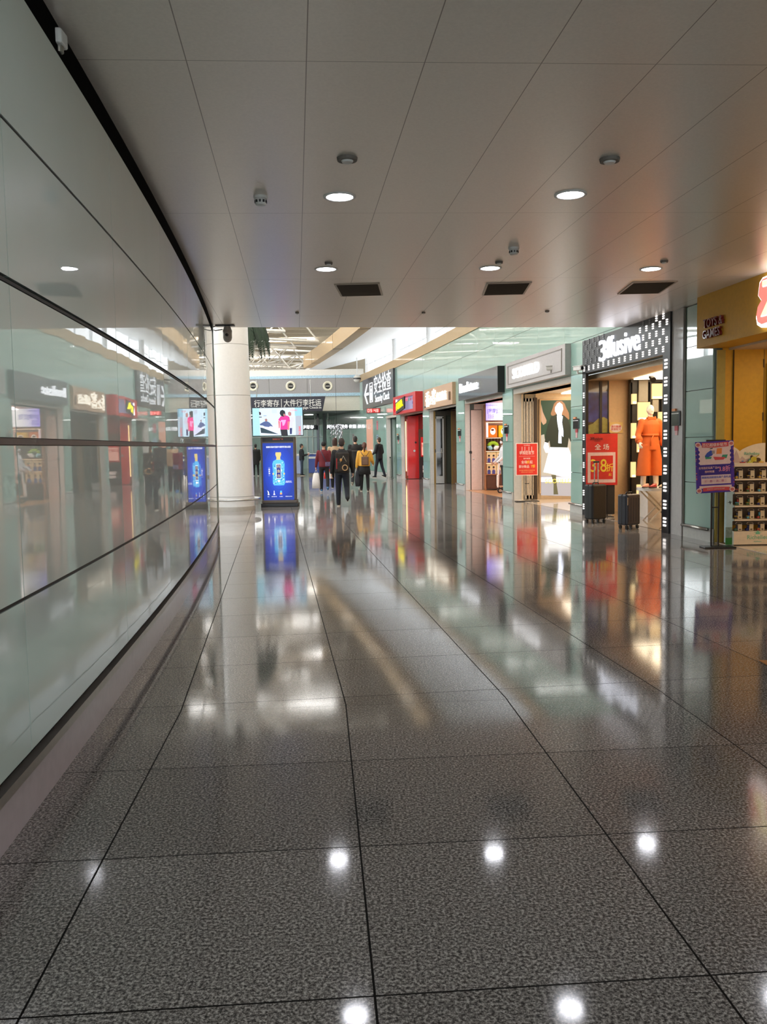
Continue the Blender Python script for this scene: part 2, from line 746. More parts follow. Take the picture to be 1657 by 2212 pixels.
# the corridor closes far behind the viewer
struct(B(-3, 8, -5.5, -5.3, 0, HC).build('wall_back', PWHITE))
area('window_9', (2.4, -5.2, 1.9), (0, 1, 0), 6.6, 2.9, 2.6 * PI * 6.6 * 2.9, (.93, .97, 1))  # added glowing panel behind the camera, brightens the near corridor


# ---------------------------------------------------------------- right shop front
GREYJ = mat('grey_green_joint', C(96, 108, 102), rough=.5)
STONEB = mat('pale_stone_base', C(196, 196, 190), rough=.3, coat=.4)
YV = [19.1 + 1.87 * k for k in range(-2, 23)]


def merge(mb, q):
    b = len(mb.v)
    mb.v += q.v
    for f, s_ in zip(q.f, q.sm):
        mb.f.append([b + i for i in f])
        mb.sm.append(s_)


def panels(y0, y1, zs, mb, verts=True, g=.005):
    cuts = [y0] + ([y for y in YV if y0 + .15 < y < y1 - .15] if verts else []) + [y1]
    for a, b in zip(cuts[:-1], cuts[1:]):
        n = max(1, int((b - a) / .6))
        ys = [a + .003 + (b - a - .006) * k / n for k in range(n + 1)]
        pts = [(XF(y), y) for y in ys] + [(XF(y) + .026, y) for y in reversed(ys)]
        for z0, z1 in zip(zs[:-1], zs[1:]):
            mb.prismz(pts, z0 + g, z1 - g)


def wall_right():
    core = MB()
    # lower piers and long plain parts
    merge(core, strip_curve(XF, 12.62, 13.93, 0, 2.93, .09, .115)[0])
    merge(core, strip_curve(XF, 17.87, 18.71, 0, 2.93, .04, .065)[0])
    for a, b in ((-5, 7.6), (23.06, 23.96), (28.2, 29.22), (33.29, 34.29), (38.47, 39.34), (41.67, 62)):
        merge(core, strip_curve(XF, a, b, 0, 2.93, .3, .325)[0])
    merge(core, strip_curve(XF, -5, 15.0, 2.93, HC, .3, .325)[0])
    merge(core, strip_curve(XF, 15.0, 62, 2.93, 5.0, .3, .325)[0])
    struct(core.build('wall_right', GREYJ))
    pn = MB()
    low = [.2, .86, 1.55, 2.26, 2.93]
    for a, b in ((-5, 7.6), (12.66, 13.5), (17.87, 18.71), (23.06, 23.96), (28.2, 29.22), (33.29, 34.29), (38.47, 39.34), (41.67, 62)):
        panels(a, b, low, pn)
    panels(-5, 14.9, [2.93, 3.55], pn)
    panels(14.9, 62, [2.93, 3.62, 4.31, 5.0], pn)
    struct(pn.build('wall_right_glazing', TEAL))
    # cream parapet band on top
    b = strip_curve(XF, 15.2, 62, 5.0, 5.38, .4, .36)[0]
    struct(b.build('trim_6', CREAM))
    # stone foot under each glass pier
    ft = MB()
    for a, c in ((-5, 7.6), (12.62, 13.5), (17.87, 18.71), (23.06, 23.96), (28.2, 29.22), (33.29, 34.29), (38.47, 39.34), (41.67, 62)):
        merge(ft, strip_curve(XF, a, c, 0, .195, .04, .02)[0])
    struct(ft.build('baseboard_right', STONEB))
    # pale jamb next to the black shop front and the dark strip beside it
    struct(strip_curve(XF, 13.54, 13.93, 0, HC, .05, .02)[0].build('trim_7', mat('pale_pier', C(190, 188, 186), rough=.4, coat=.2)))
    struct(strip_curve(XF, 13.5, 13.54, 0, HC, .04, .024)[0].build('trim_8', mat('bronze_strip', C(98, 94, 82), rough=.4)))
    # ground level head under each sign
    hd = MB()
    for a, c in ((18.71, 23.06), (23.96, 28.2), (29.22, 33.29), (34.29, 38.47), (39.34, 41.67)):
        merge(hd, strip_curve(XF, a, c, 2.80, 2.935, .55, .58)[0])
    struct(hd.build('trim_9', mat('lintel_soffit', C(186, 178, 166), rough=.5)))
    lab = {12.66: 'steel bumper rail at the foot of the glass pier beside the purple bordered poster stand',
           17.87: 'steel bumper rail at the foot of the glass pier behind the black suitcase',
           23.06: 'steel bumper rail at the foot of the glass pier beside the electric scooter rider',
           28.2: 'steel bumper rail at the foot of the glass pier right of the dark closed doors',
           33.29: 'steel bumper rail at the foot of the glass pier right of the red door panel',
           38.47: 'steel bumper rail at the foot of the glass pier left of the red shop'}
    for a, c in ((12.66, 13.52), (17.87, 18.71), (23.06, 23.96), (28.2, 29.22), (33.29, 34.29), (38.47, 39.34)):
        t, Wd = fthing('bumper_rail', lab[a], 'rail', c, a, 0, 0, group='steel bumper rails along the glass piers')
        MB().path([(0.02, -.045, .185), (Wd - .02, -.045, .185)], .022, 10).build('tube', STEEL, t)
        for xx in (.12, Wd - .12):
            MB().tube((xx, -.045, .185), (xx, .0, .185), .012).build('bracket', STEEL, t)


wall_right()


def room(name, Yn, Yf, D, wm, cm, fm=None, zc=2.8, ex=.33):
    x0f, x0n = XF(Yf), XF(Yn)
    xb = max(x0f, x0n) + D
    mb = MB().box(x0f + ex, xb, Yf, Yf + .08, 0, zc + .1)
    mb.box(xb, xb + .1, Yn - .1, Yf + .08, 0, zc + .1)
    mb.box(x0n + .1, xb, Yn - .1, Yn, 0, zc + .1)
    struct(mb.build(name, wm))
    c = MB().prismz([(x0f + .2, Yf + .08), (x0n + .2, Yn - .1), (xb, Yn - .1), (xb, Yf + .08)], zc, zc + .1)
    struct(c.build('ceiling', cm))
    if fm:
        f = MB().prismz([(x0f + .03, Yf), (x0n + .03, Yn), (xb, Yn), (xb, Yf)], 0.0, .006)
        struct(f.build('floor', fm))


TAN = mat('tan_wall', C(222, 186, 138), rough=.5)
TANC = mat('tan_soffit', C(222, 200, 170), rough=.6)
CRF = mat('cream_tile_floor', C(224, 204, 180), rough=.15, coat=.6)
WOODF = mat('warm_wood_floor', C(196, 142, 92), rough=.3, coat=.4)
PINKW = mat('pink_beige_wall', C(226, 200, 188), rough=.45)
REDW = mat('red_lacquer', C(206, 24, 22), rough=.35, coat=.3)
DARKW = mat('dark_shop_wall', C(60, 52, 46), rough=.4)
YELW = mat('yellow_paint', C(226, 164, 24), rough=.5)
room('wall_shop_effusive', 14.0, 18.5, 2.8, TAN, TANC, mat('shop_floor', C(150, 138, 124), rough=.1, coat=.6), ex=.08)
room('wall_shop_scofield', 18.85, 23.06, 2.6, mat('cream_wall', C(238, 212, 172), rough=.45), TANC, CRF)
room('wall_shop_travel', 24.05, 28.2, 2.6, PINKW, PINKW, WOODF)
room('wall_shop_brown', 29.3, 33.29, 1.8, DARKW, DARKW)
room('wall_shop_red', 34.4, 38.47, 2.4, mat('red_shop_wall', C(150, 30, 26), rough=.5), REDW)
room('wall_recess', 39.4, 41.67, 1.0, mat('recess_teal', C(120, 146, 132), rough=.2, coat=.8), PALE)
room('wall_shop_toys', 7.7, 12.62, 3.2, YELW, TANC, CRF, ex=.12)


def shop_light(x, y, z, sx, sy, rad, col):
    area('shop_ceiling_lamp', (x, y, z), (0, 0, -1), sx, sy, rad * PI * sx * sy, col)


shop_light(6.0, 16.2, 2.77, 1.6, 3.4, 5.0, (1, .80, .54))
shop_light(5.4, 21.0, 2.77, 1.4, 3.4, 5.0, (1, .86, .66))
shop_light(4.6, 26.2, 2.77, 1.4, 3.2, 5.0, (1, .84, .80))
shop_light(2.6, 36.4, 2.77, 1.0, 2.6, 4.5, (1, .80, .66))
shop_light(6.4, 10.4, 2.77, 1.8, 3.2, 1.6, (1, .84, .6))

# ---------------------------------------------------------------- tall hall beyond
SOFF = mat('white_soffit', C(244, 246, 248), rough=.55)


def hall():
    # soffit between the roof beam and the clerestory
    mb = MB()
    ys = [15.3 + i * 1.5 for i in range(32)]
    vs, fs = [], []
    for y in ys:
        vs += [(XF(y) - 1.5, y, 6.5), (XF(y) + 3.6, y, 7.7), (XF(y) - 1.5, y, 6.62), (XF(y) + 3.6, y, 7.82)]
    for i in range(len(ys) - 1):
        a, b = i * 4, i * 4 + 4
        fs += [(a, b, b + 1, a + 1), (a + 2, a + 3, b + 3, b + 2), (a, a + 2, b + 2, b), (a + 1, b + 1, b + 3, a + 3)]
    fs += [(0, 1, 3, 2), (b, b + 2, b + 3, b + 1)]
    mb.add(vs, fs)
    struct(mb.build('ceiling', SOFF))
    # cream box beam along the edge of the soffit
    bm_ = strip_curve(lambda y: XF(y) - 1.5, 15.3, 55.4, 6.5, 7.25, .5, .02, step=1.5)[0]
    struct(bm_.build('trim_10', CREAM))
    j = MB()
    for y in (22.5, 30, 37.4, 44.8, 52.2):
        x = XF(y) - 1.5
        j.box(x - .49, x + .03, y, y + .08, 6.49, 7.26)
    struct(j.build('trim_11', mat('beam_joint', C(120, 108, 92), rough=.5)))
    # clerestory windows: mullions in front of the bright sky
    for n, (a, b) in enumerate((((7.45, 15.6), (2.25, 46)), ((2.25, 46), (-1.05, 60)))):
        a, b = Vector(a), Vector(b)
        L = (b - a).length
        X = Matrix.Translation((b.x, b.y, 0)) @ Matrix.Rotation(math.atan2(a.y - b.y, a.x - b.x), 4, 'Z')
        fr = MB()
        k = int(L / 2.4)
        for i in range(k + 1):
            x = L * i / k
            fr.box(x - .03, x + .03, -.04, .04, 4.5, 7.75, X)
        for z in (5.3, 6.2, 7.05):
            fr.box(0, L, -.02, .02, z - .02, z + .02, X)
        w = struct(fr.build('window_%d' % (n + 1), mat('white_window_frame', C(226, 230, 232), rough=.5)))
    # ledge roof behind the parapet
    vs, fs = [], []
    for y in ys:
        vs += [(XF(y) + .3, y, 5.0), (XF(y) + 4.2, y, 4.6)]
    for i in range(len(ys) - 1):
        fs.append((2 * i, 2 * i + 1, 2 * i + 3, 2 * i + 2))
    struct(MB().add(vs, fs).build('trim_12', PWHITE))
    # round white columns in the clerestory
    for q, y in enumerate((19.5, 26.5, 33.5, 40.5, 47.5)):
        x = XF(y) + 1.9
        t = thing('clerestory_column', None, 'column', (x, y, 0))
        tag(t, 'round white column standing behind the cream parapet in front of the bright windows', 'column', 'white columns behind the parapet')
        MB().tube((0, 0, 4.75), (0, 0, 7.25), .2, n=20).build('shaft', SOFF, t)
        MB().tube((0, 0, 4.75), (0, 0, 4.83), .26, n=20).build('base_ring', SOFF, t)
    # west side (seen only in reflections): shop level, grey fascia and high windows
    X = Matrix.Translation((-14.2, 15, 0)) @ Matrix.Rotation(PI / 2, 4, 'Z')
    fr = MB()
    for i in range(15):
        w_ = .3 if i % 4 == 0 else .07
        fr.box(i * 2.4 - w_, i * 2.4 + w_, -.1, .1, 5.75, 9.8, X)
    for z in (5.8, 7.0, 8.2, 9.4):
        fr.box(0, 34, -.05, .05, z - .05, z + .05, X)
    struct(fr.build('window_3', mat('west_window_frame', C(214, 220, 222), rough=.5)))
    struct(MB().box(-14.5, -14.3, 14, 49, 0, 4.4).box(-14.5, -14.3, 14, 49, 5.3, 5.8).build('wall_west', mat('west_wall', C(190, 200, 192), rough=.4)))
    struct(MB().box(-14.5, -14.25, 14, 49, 4.4, 5.3).build('wall_west_fascia', mat('west_fascia', C(140, 142, 142), rough=.35, metal=.3)))
    sh = MB()
    for i in range(9):
        for z in (.9, 1.4, 1.9):
            sh.box(-14.3, -14.0, 18 + i * 3.2, 20.4 + i * 3.2, z, z + .06)
    struct(sh.build('trim_16', mat('west_shelf', C(206, 196, 176), rough=.5)))
    for i in range(4):
        struct(MB().box(-14.29, -14.27, 18 + i * 7, 21 + i * 7, 2.9, 3.6).build('trim_%d' % (90 + i), lit('west_sign', C(235, 230, 210), 1.0)))
    # roof deck
    struct(B(-40, 6, 15, 110, 9.9, 10.1).build('roof_deck', mat('brown_roof_deck', C(128, 112, 98), rough=.6, var=.12, vscale=1.4)))
    sk = MB()
    struct(B(-40, -39.8, 49, 110, 5, 10).build('wall_far_west', PWHITE))
    struct(B(-40, 6, 110, 110.2, 5, 10).build('wall_end', PWHITE))
    struct(B(5.8, 6, 62, 110, 5, 10).build('wall_far_east', PWHITE))


hall()


def trusses():
    """white tubular space frame under the roof, one object per truss line"""
    wt = mat('white_steel_tube', C(236, 230, 218), rough=.45)
    a = math.radians(28)
    d1 = Vector((math.cos(a), math.sin(a), 0))
    d2 = Vector((-math.sin(a), math.cos(a), 0))
    P0 = Vector((-9, 44, 0))
    zb, zt, s = 7.15, 8.9, 3.2
    def inside(p):
        return 15.6 < p.y < 100 and -34 < p.x < (XF(p.y) - 2.1 if p.y < 62 else -4.6)
    k = 0
    for j in range(-12, 20):
        mb = MB()
        for i in range(-14, 20):
            p = P0 + d1 * i * s + d2 * j * s
            q = p + d1 * s
            if inside(p) and inside(q):
                b0, b1 = Vector((p.x, p.y, zb)), Vector((q.x, q.y, zb))
                tm = (p + q) / 2
                t0 = Vector((tm.x, tm.y, zt))
                far = p.y > 62
                n = 5 if far else 6
                mb.tube(b0, b1, .075, n=n, caps=False)
                mb.tube(b0, t0, .045, n=n, caps=False)
                mb.tube(t0, b1, .045, n=n, caps=False)
                mb.tube(t0, t0 + d1 * s, .075, n=n, caps=False)
                r = p + d2 * s
                if inside(r):
                    mb.tube(b0, Vector((r.x, r.y, zb)), .06, n=n, caps=False)
                    tr = r + d1 * s / 2
                    mb.tube(t0, Vector((tr.x, tr.y, zt)), .06, n=n, caps=False)
                    mb.tube(t0, Vector((r.x, r.y, zb)), .04, n=n, caps=False)
        if mb.v:
            k += 1
            struct(mb.build('trim_%d' % (20 + k), wt))
    # roof purlins
    mb = MB()
    for i in range(46):
        y = 16 + i * 2
        mb.box(-34, 3, y, y + .12, 9.55, 9.8)
    struct(mb.build('trim_60', mat('cream_purlin', C(206, 192, 166), rough=.5)))


trusses()

# ---------------------------------------------------------------- far wall, low bay behind it
YW = 48.0
SPECK = mat('pale_blue_mosaic', C(176, 208, 226), rough=.3, coat=.3, var=.3, vscale=30)
GREYM = mat('brushed_grey_cladding', C(150, 148, 148), rough=.3, metal=.5, var=.04)


def far_wall():
    xr = XF(YW) + .2
    x0 = -14.4
    struct(B(x0, xr, YW, YW + .5, 5.42, 5.75).build('wall_far', PWHITE))
    struct(B(x0, xr, YW - .04, YW + .46, 5.27, 5.42).build('trim_13', SPECK))
    g = MB()
    x = x0
    xs = [x0, -11.6, -8.9, -6.2, -4.1, xr]
    for a, b in zip(xs[:-1], xs[1:]):
        g.box(a, b - .012, YW, YW + .46, 4.45, 5.27)
    struct(g.build('wall_far_cladding', GREYM))
    struct(B(x0, xr, YW - .04, YW + .46, 4.28, 4.45).build('trim_14', SPECK))
    struct(B(x0, xr, YW + .05, YW + .3, 3.48, 4.28).build('wall_far_lower', mat('cream_fascia', C(216, 212, 198), rough=.5)))
    struct(B(x0, xr, YW + .3, 110, 5.4, 5.6).build('ceiling', PWHITE))
    # air nozzles
    pos = ('behind the white column', 'nearest the white column', 'above the television', 'nearest the glass shop front')
    k = 0
    for px in (467, 547, 628, 708):
        p = at(px, 834, YW - .02)
        t = thing('air_nozzle', 'round cream air nozzle in the grey fascia, the one ' + pos[k], 'air nozzle', (p.x, YW, p.z), group='round air nozzles in the grey fascia')
        k += 1
        mb = MB()
        for r0, r1, y0, y1 in ((.27, .25, 0, -.05), (.25, .17, -.05, -.03)):
            pass
        secs = [(.275, 0), (.275, -.03), (.255, -.055), (.2, -.05), (.155, -.015), (.15, -.004)]
        n = 28
        vs, fs = [], []
        for (r, y) in secs:
            for i in range(n):
                a = 2 * PI * i / n
                vs.append((r * math.cos(a), y, r * math.sin(a)))
        for i in range(len(secs) - 1):
            for j in range(n):
                fs.append((i * n + j, i * n + (j + 1) % n, (i + 1) * n + (j + 1) % n, (i + 1) * n + j))
        mb.add(vs, fs, True)
        mb.build('flared_ring', mat('cream_nozzle', C(236, 230, 208), rough=.4), t)
        MB().tube((0, -.002, 0), (0, -.012, 0), .15, n=24).build('throat', BLACK, t)
        MB().box(-.12, .12, -.03, -.012, -.02, .02).build('vane', STEEL, t)
    # low bay
    struct(B(x0, xr + 1, YW + .3, 63, 3.47, 3.6).build('ceiling', mat('green_grey_ceiling', C(96, 108, 102), rough=.55)))
    struct(B(x0, 3, 62.5, 62.7, 0, 3.5).build('wall_bay', mat('bay_wall', C(196, 196, 184), rough=.4)))
    struct(B(x0, x0 + .1, YW, 63, 0, 3.5).build('wall_bay_side', PWHITE))
    # glass partition of the bay with frames
    ys = 60.0
    gl = mat('green_tinted_glass', C(170, 200, 190), rough=.05, alpha=.45, coat=.5, var=0)
    struct(B(-13, -3.9, ys, ys + .03, 0, 3.0).build('window_4', gl))
    fr = MB()
    for px in (610, 640, 664, 676, 712):
        p = at(px, 960, ys - .05)
        fr.box(p.x - .04, p.x + .04, ys - .05, ys + .05, 0, 3.0)
    for z in (.95, 2.2, 3.0):
        fr.box(-13, -3.9, ys - .04, ys + .04, z - .03, z + .03)
    struct(fr.build('window_5', mat('pale_frame', C(186, 196, 190), rough=.4)))
    bl = MB().box(-13, -9.5, 61.2, 61.3, .2, 2.1).box(-9, -6.2, 61.2, 61.3, .2, 2.15)
    struct(bl.build('trim_15', mat('grey_green_screen', C(120, 142, 136), rough=.4, var=.15, vscale=2)))
    for nm, px0, px1, top, mt in (('dark', 684.5, 690, 917, BLACKG), ('grey', 698, 705, 920, mat('slate_post', C(92, 102, 100), rough=.4))):
        a, b = at(px0, 950, 52), at(px1, 950, 52)
        z1 = 3.47
        o = MB().rbox(a.x, b.x, 52, 52.18, 0, z1, .02).build('post', mt)
        tag(o, ('black' if nm == 'dark' else 'slate grey') + ' square post behind the blue counter', 'post')
    for k, (px, py, w_) in enumerate(((667, 895.5, .5), (718, 907, .5), (745, 903.5, .9), (776, 897, .5))):
        y = 49.5 + (py - 889) * .62
        p = at(px, py, y)
        z = 3.465
        y = p.y * (z - EYE) / (p.z - EYE)
        p = at(px, py, y)
        if p.x > XF(y) - .3:
            continue
        o = MB().tube((p.x, y, 3.466), (p.x, y, 3.44), w_ * .55, n=20).build('ceiling_light', lit('bay_lamp', (1, 1, .96, 1), 6))
        tag(o, 'round lit ceiling lamp in the low bay ' + ('nearest the television' if k == 0 else ('seen furthest back' if k == 1 else 'seen widest, right of the black hanging sign')), 'ceiling light', 'lamps in the low bay ceiling')
    for bx, by in ((-8.5, 52), (-8.5, 57), (-11, 54.5), (-6.2, 58.5)):
        area('bay_lamp_panel', (bx, by, 3.44), (0, 0, -1), 1.5, .35, 22 * PI * 1.5 * .35, (1, .98, .94))


far_wall()


# ---------------------------------------------------------------- downlights and ceiling fittings
def downlights():
    spots = [(-.32, 7.3, 'the nearer left one'), (1.6, 7.35, 'the nearer right one'), (3.5, 7.45, 'rightmost of the near row'),
             (-.62, 10.2, 'leftmost of the far row'), (1.3, 10.3, 'middle one of the far row'), (3.25, 10.5, 'rightmost of the far row')]
    behind = [(-.1, 3.7), (1.85, 3.8), (3.8, 3.9), (.1, .9), (2.1, 1.0), (4.1, 1.1), (.3, -1.9), (2.4, -1.8), (4.4, -1.7), (.5, -4.2), (2.6, -4.1), (4.6, -4.0)]
    for i, s_ in enumerate(spots + [b + ('near the viewer',) for b in behind]):
        x, y, w = s_
        t = thing('downlight', 'round recessed downlight glowing white in the metal ceiling, ' + w, 'downlight', (x, y, HC), group='recessed ceiling downlights')
        n = 28
        mb = MB()
        secs = [(.135, 0), (.135, -.008), (.112, -.01), (.108, 0.0)]
        vs, fs = [], []
        for (r, z) in secs:
            for k in range(n):
                a = 2 * PI * k / n
                vs.append((r * math.cos(a), r * math.sin(a), z))
        for q in range(3):
            for k in range(n):
                fs.append((q * n + k, (q + 1) * n + k, (q + 1) * n + (k + 1) % n, q * n + (k + 1) % n))
        mb.add(vs, fs, True)
        mb.build('trim_ring', WHITEP, t)
        MB().tube((0, 0, .0), (0, 0, -.004), .11, n=n).build('diffuser', lit('downlight_lens', (.93, .93, 1, 1), 30), t)


downlights()


def ceiling_fittings():
    SPK = mat('grey_speaker_grille', C(120, 114, 108), rough=.6)
    for px, py, r, w in ((750, 341, .075, 'above the nearer left downlight'), (1317, 343, .075, 'above the nearer right downlight'),
                         (710, 567, .045, 'just before the leftmost far downlight'), (1078, 565, .045, 'just before the middle far downlight'),
                         (1435, 563, .045, 'just before the rightmost far downlight'), (642, 674, .03, 'leftmost of the three near the ceiling edge'),
                         (915, 674, .03, 'middle of the three near the ceiling edge'), (1182, 671, .035, 'rightmost of the three near the ceiling edge')):
        p = floor_at(px, py, HC)
        t = thing('ceiling_disc', 'small round grey ceiling fitting, ' + w, 'ceiling fitting', (p.x, p.y, HC), group='small round ceiling fittings')
        MB().tube((0, 0, 0), (0, 0, -.022), r, r * .93, n=20).build('body', SPK, t)
        MB().tube((0, 0, -.022), (0, 0, -.034), r * .6, r * .5, n=16).build('cap', WHITEP, t)
    for px, py, w in ((563, 430, 'left of the nearer left downlight'), (1110, 541, 'above the middle far downlight')):
        p = floor_at(px, py - 6, HC)
        t = thing('smoke_detector', 'white smoke detector on the ceiling ' + w, 'smoke detector', (p.x, p.y, HC), group='smoke detectors on the low ceiling')
        MB().tube((0, 0, 0), (0, 0, -.02), .058, n=20).build('base', WHITEP, t)
        MB().loft([(0, 0, -.075, .034, .034), (0, 0, -.068, .043, .043), (0, 0, -.02, .052, .052)], 20).build('dome', WHITEP, t)
        mb = MB()
        for i in range(10):
            a = 2 * PI * i / 10
            mb.box(-.008, .008, .045, .051, -.055, -.035, Matrix.Rotation(a, 4, 'Z'))
        o = mb.build('sensor_slots', DGREY, t)
        tag(o, None, None)
    VM = mat('vent_bronze', C(92, 82, 70), rough=.4, metal=.5)
    for (cx, cy, w) in ((-.27, 11.56, 'leftmost of the three'), (1.68, 11.66, 'middle of the three'), (3.58, 11.76, 'rightmost of the three, nearest the shops')):
        t = thing('ceiling_vent', 'square louvred dark vent in the ceiling, ' + w, 'vent', (cx, cy, HC), rz=-.05, group='square ceiling vents')
        fr = MB().box(-.29, .29, -.44, -.41, -.012, 0).box(-.29, .29, .41, .44, -.012, 0).box(-.29, -.265, -.41, .41, -.012, 0).box(.265, .29, -.41, .41, -.012, 0)
        fr.build('frame', mat('vent_frame', C(170, 158, 142), rough=.4), t)
        B(-.265, .265, -.41, .41, -.003, -.001).build('backing', BLACK, t)
        sl = MB()
        for i in range(20):
            y = -.4 + i * .041
            sl.add([(-.265, y, -.004), (.265, y, -.004), (.265, y + .028, -.015), (-.265, y + .028, -.015)], [(0, 1, 2, 3), (3, 2, 1, 0)])
        sl.build('louvres', VM, t)
    # security camera hanging by the column
    p = floor_at(492, 703, HC)
    t = thing('security_camera', 'grey dome security camera hanging from the ceiling edge above the white column', 'security camera', (p.x, p.y - .05, HC))
    CG = mat('camera_grey', C(176, 172, 166), rough=.4)
    MB().box(-.19, .12, -.06, .06, -.02, 0).build('mounting_plate', DGREY, t)
    MB().tube((0, 0, -.02), (0, 0, -.09), .05, .075, n=20).loft([(0, 0, -.22, .075, .075), (0, 0, -.09, .078, .078)], 20).build('housing', CG, t)
    MB().ball((0, 0, -.215), .073, .073, .075, n=18).build('dome', CG, t)
    MB().ball((0, -.05, -.17), .036, n=12).build('lens', BLACKG, t)
    cb = MB().path([(-.19, 0, -.01), (-.24, 0, -.03), (-.245, 0, -.07), (-.2, 0, -.09), (-.08, 0, -.07)], .008, 6)
    cb.build('cable', BLACK, t)


ceiling_fittings()


# ---------------------------------------------------------------- shop signs and shop parts
def yatx(px, py=965):
    """distance at which the sight line through px meets the shop front"""
    d = ray(px, py)
    lo, hi = 5.0, 62.0
    f = lambda Y: XF(Y) - d.x / d.y * Y
    for _ in range(50):
        mid = (lo + hi) / 2
        if f(mid) > 0:
            lo = mid
        else:
            hi = mid
    return (lo + hi) / 2


WLET = lit('white_led_letter', (1, 1, 1, 1), 1.6)
WWLET = lit('warm_led_letter', (1, .93, .78, 1), 1.5)


def sign_box(name, label, Yf, Yn, z0, z1, dep, mt, side=None):
    t, Wd = fthing(name, label, 'shop sign', Yf, Yn, 0, 0)
    MB().box(0, Wd, -dep, .0, z0, z1).build('sign_board', mt, t)
    return t, Wd


def place_letters(t, s, Yf, pxa, pxb, zc, size, mt, dep, bold=.02, ext=.03, **k):
    """letters spread between two sight lines on a front that starts at Yf"""
    ya, yb = yatx(pxa, 800), yatx(pxb, 800)
    xa = (Vector((XF(ya), ya)) - Vector((XF(Yf), Yf))).length
    xb = (Vector((XF(yb), yb)) - Vector((XF(Yf), Yf))).length
    o = text(s, size, mt=mt, parent=t, ext=ext, bold=bold, **k)
    xs = [v.co.x for v in o.data.vertices]
    w = max(xs) - min(xs)
    sc = (xb - xa) / w
    mid = (max(xs) + min(xs)) / 2
    zs = [v.co.z for v in o.data.vertices]
    zm = (max(zs) + min(zs)) / 2
    for v in o.data.vertices:
        v.co.x = (v.co.x - mid) * sc + (xa + xb) / 2
        v.co.z += zc - zm
        v.co.y -= dep + ext
    return o


# --- grey clothing shop sign
YF = 23.2
t, Wd = sign_box('shop_sign', 'pale grey shop sign with glowing white word SCOFIELD in a thin frame', YF, 18.71, 2.96, 3.62, .13, mat('pale_grey_sign', C(176, 170, 168), rough=.4))
fr = MB()
a0, a1, c0, c1 = .2, Wd - .2, 3.05, 3.54
fr.box(a0, a1, -.145, -.13, c0, c0 + .02).box(a0, a1, -.145, -.13, c1 - .02, c1).box(a0, a0 + .02, -.145, -.13, c0, c1).box(a1 - .02, a1, -.145, -.13, c0, c1)
fr.build('frame_moulding', mat('sign_moulding', C(150, 140, 132), rough=.4), t)
place_letters(t, 'SCOFIELD', YF, 1120, 1178, 3.29, .36, WLET, .13, bold=.03, ext=.02)

# --- black pillow and gadget shop sign
YF = 28.12
t, Wd = sign_box('shop_sign', 'charcoal shop sign with glowing white word Brookstone and black end face', YF, 23.75, 2.90, 3.62, .2, mat('charcoal_sign', C(58, 58, 62), rough=.22, coat=.5))
MB().box(Wd, Wd + .01, -.2, 0, 2.90, 3.62).build('end_panel', BLACK, t)
place_letters(t, 'Brookstone', YF, 1007, 1047, 3.28, .42, lit('cool_led_letter', (.93, .96, 1, 1), 1.6), .2, bold=.025, ext=.018)

# --- brown shop sign
YF = 33.5
t, Wd = sign_box('shop_sign', 'light brown shop sign with glowing white Chinese characters', YF, 29.25, 2.86, 3.60, .12, mat('tan_sign', C(190, 154, 122), rough=.4, coat=.2))
place_letters(t, '香', YF, 926.5, 934.5, 3.22, .62, WWLET, .12, bold=.02, ext=.018)
place_letters(t, '之', YF, 935, 940, 3.15, .34, WWLET, .12, bold=.02, ext=.018)
place_letters(t, '客', YF, 940.5, 948.5, 3.26, .6, WWLET, .12, bold=.02, ext=.018)
place_letters(t, '食品茶点', YF, 950, 972, 3.22, .34, WWLET, .12, bold=.03, ext=.018)
ya = yatx(979, 860)
xa = (Vector((XF(ya), ya)) - Vector((XF(YF), YF))).length
MB().box(xa - .09, xa + .09, -.15, -.12, 3.02, 3.3).build('vent_plate', mat('brown_plate', C(110, 84, 62), rough=.5), t)
MB().box(.08, .25, -.14, -.12, 2.92, 2.98).build('black_plate', BLACK, t)

# --- red snack shop sign
YF = 38.6
RED = mat('red_sign', C(206, 34, 38), rough=.35, coat=.3)
t, Wd = fthing('shop_sign', 'red framed box sign with a tilted black plaque and yellow brush lettering', 'shop sign', YF, 34.25)
D = .3
mb = MB().box(0, Wd, -D, 0, 2.84, 2.96).box(0, Wd, -D, 0, 3.5, 3.62).box(0, .1, -D, 0, 2.96, 3.5).box(Wd - .45, Wd, -D, 0, 2.96, 3.5).box(.1, Wd - .45, -.1, 0, 2.96, 3.5)
mb.build('sign_board', RED, t)
MB().box(.1, Wd - .45, -.16, -.12, 2.96, 3.5).build('printed_panel', lit('lilac_print', C(168, 160, 196), .55), t)
cols = [C(196, 84, 110), C(110, 150, 168), C(92, 96, 168), C(214, 110, 120), C(120, 170, 160)]
k = 0
for i in range(9):
    for j in range(3):
        x = .35 + i * .42 + random.uniform(-.05, .05)
        if .9 < x < 2.9 and j < 2:
            continue
        z = 3.02 + j * .16
        MB().box(x, x + random.uniform(.14, .3), -.168, -.16, z, z + .1).build('print_patch', lit('patch%d' % (k % 5), cols[k % 5], .5), t)
        k += 1
text('红馆美食', .16, name='lettering', mt=lit('pink_text', C(236, 120, 140), .9), parent=t, loc=(2.2, -.165, 3.41), ext=.004, bold=.01)
MB().box(.12, .17, -.2, -.16, 2.97, 3.49).build('light_tube', lit('white_tube', (1, 1, 1, 1), 2.5), t)
def lx(px, Yf, py=870):
    y_ = yatx(px, py)
    return (Vector((XF(y_), y_)) - Vector((XF(Yf), Yf))).length


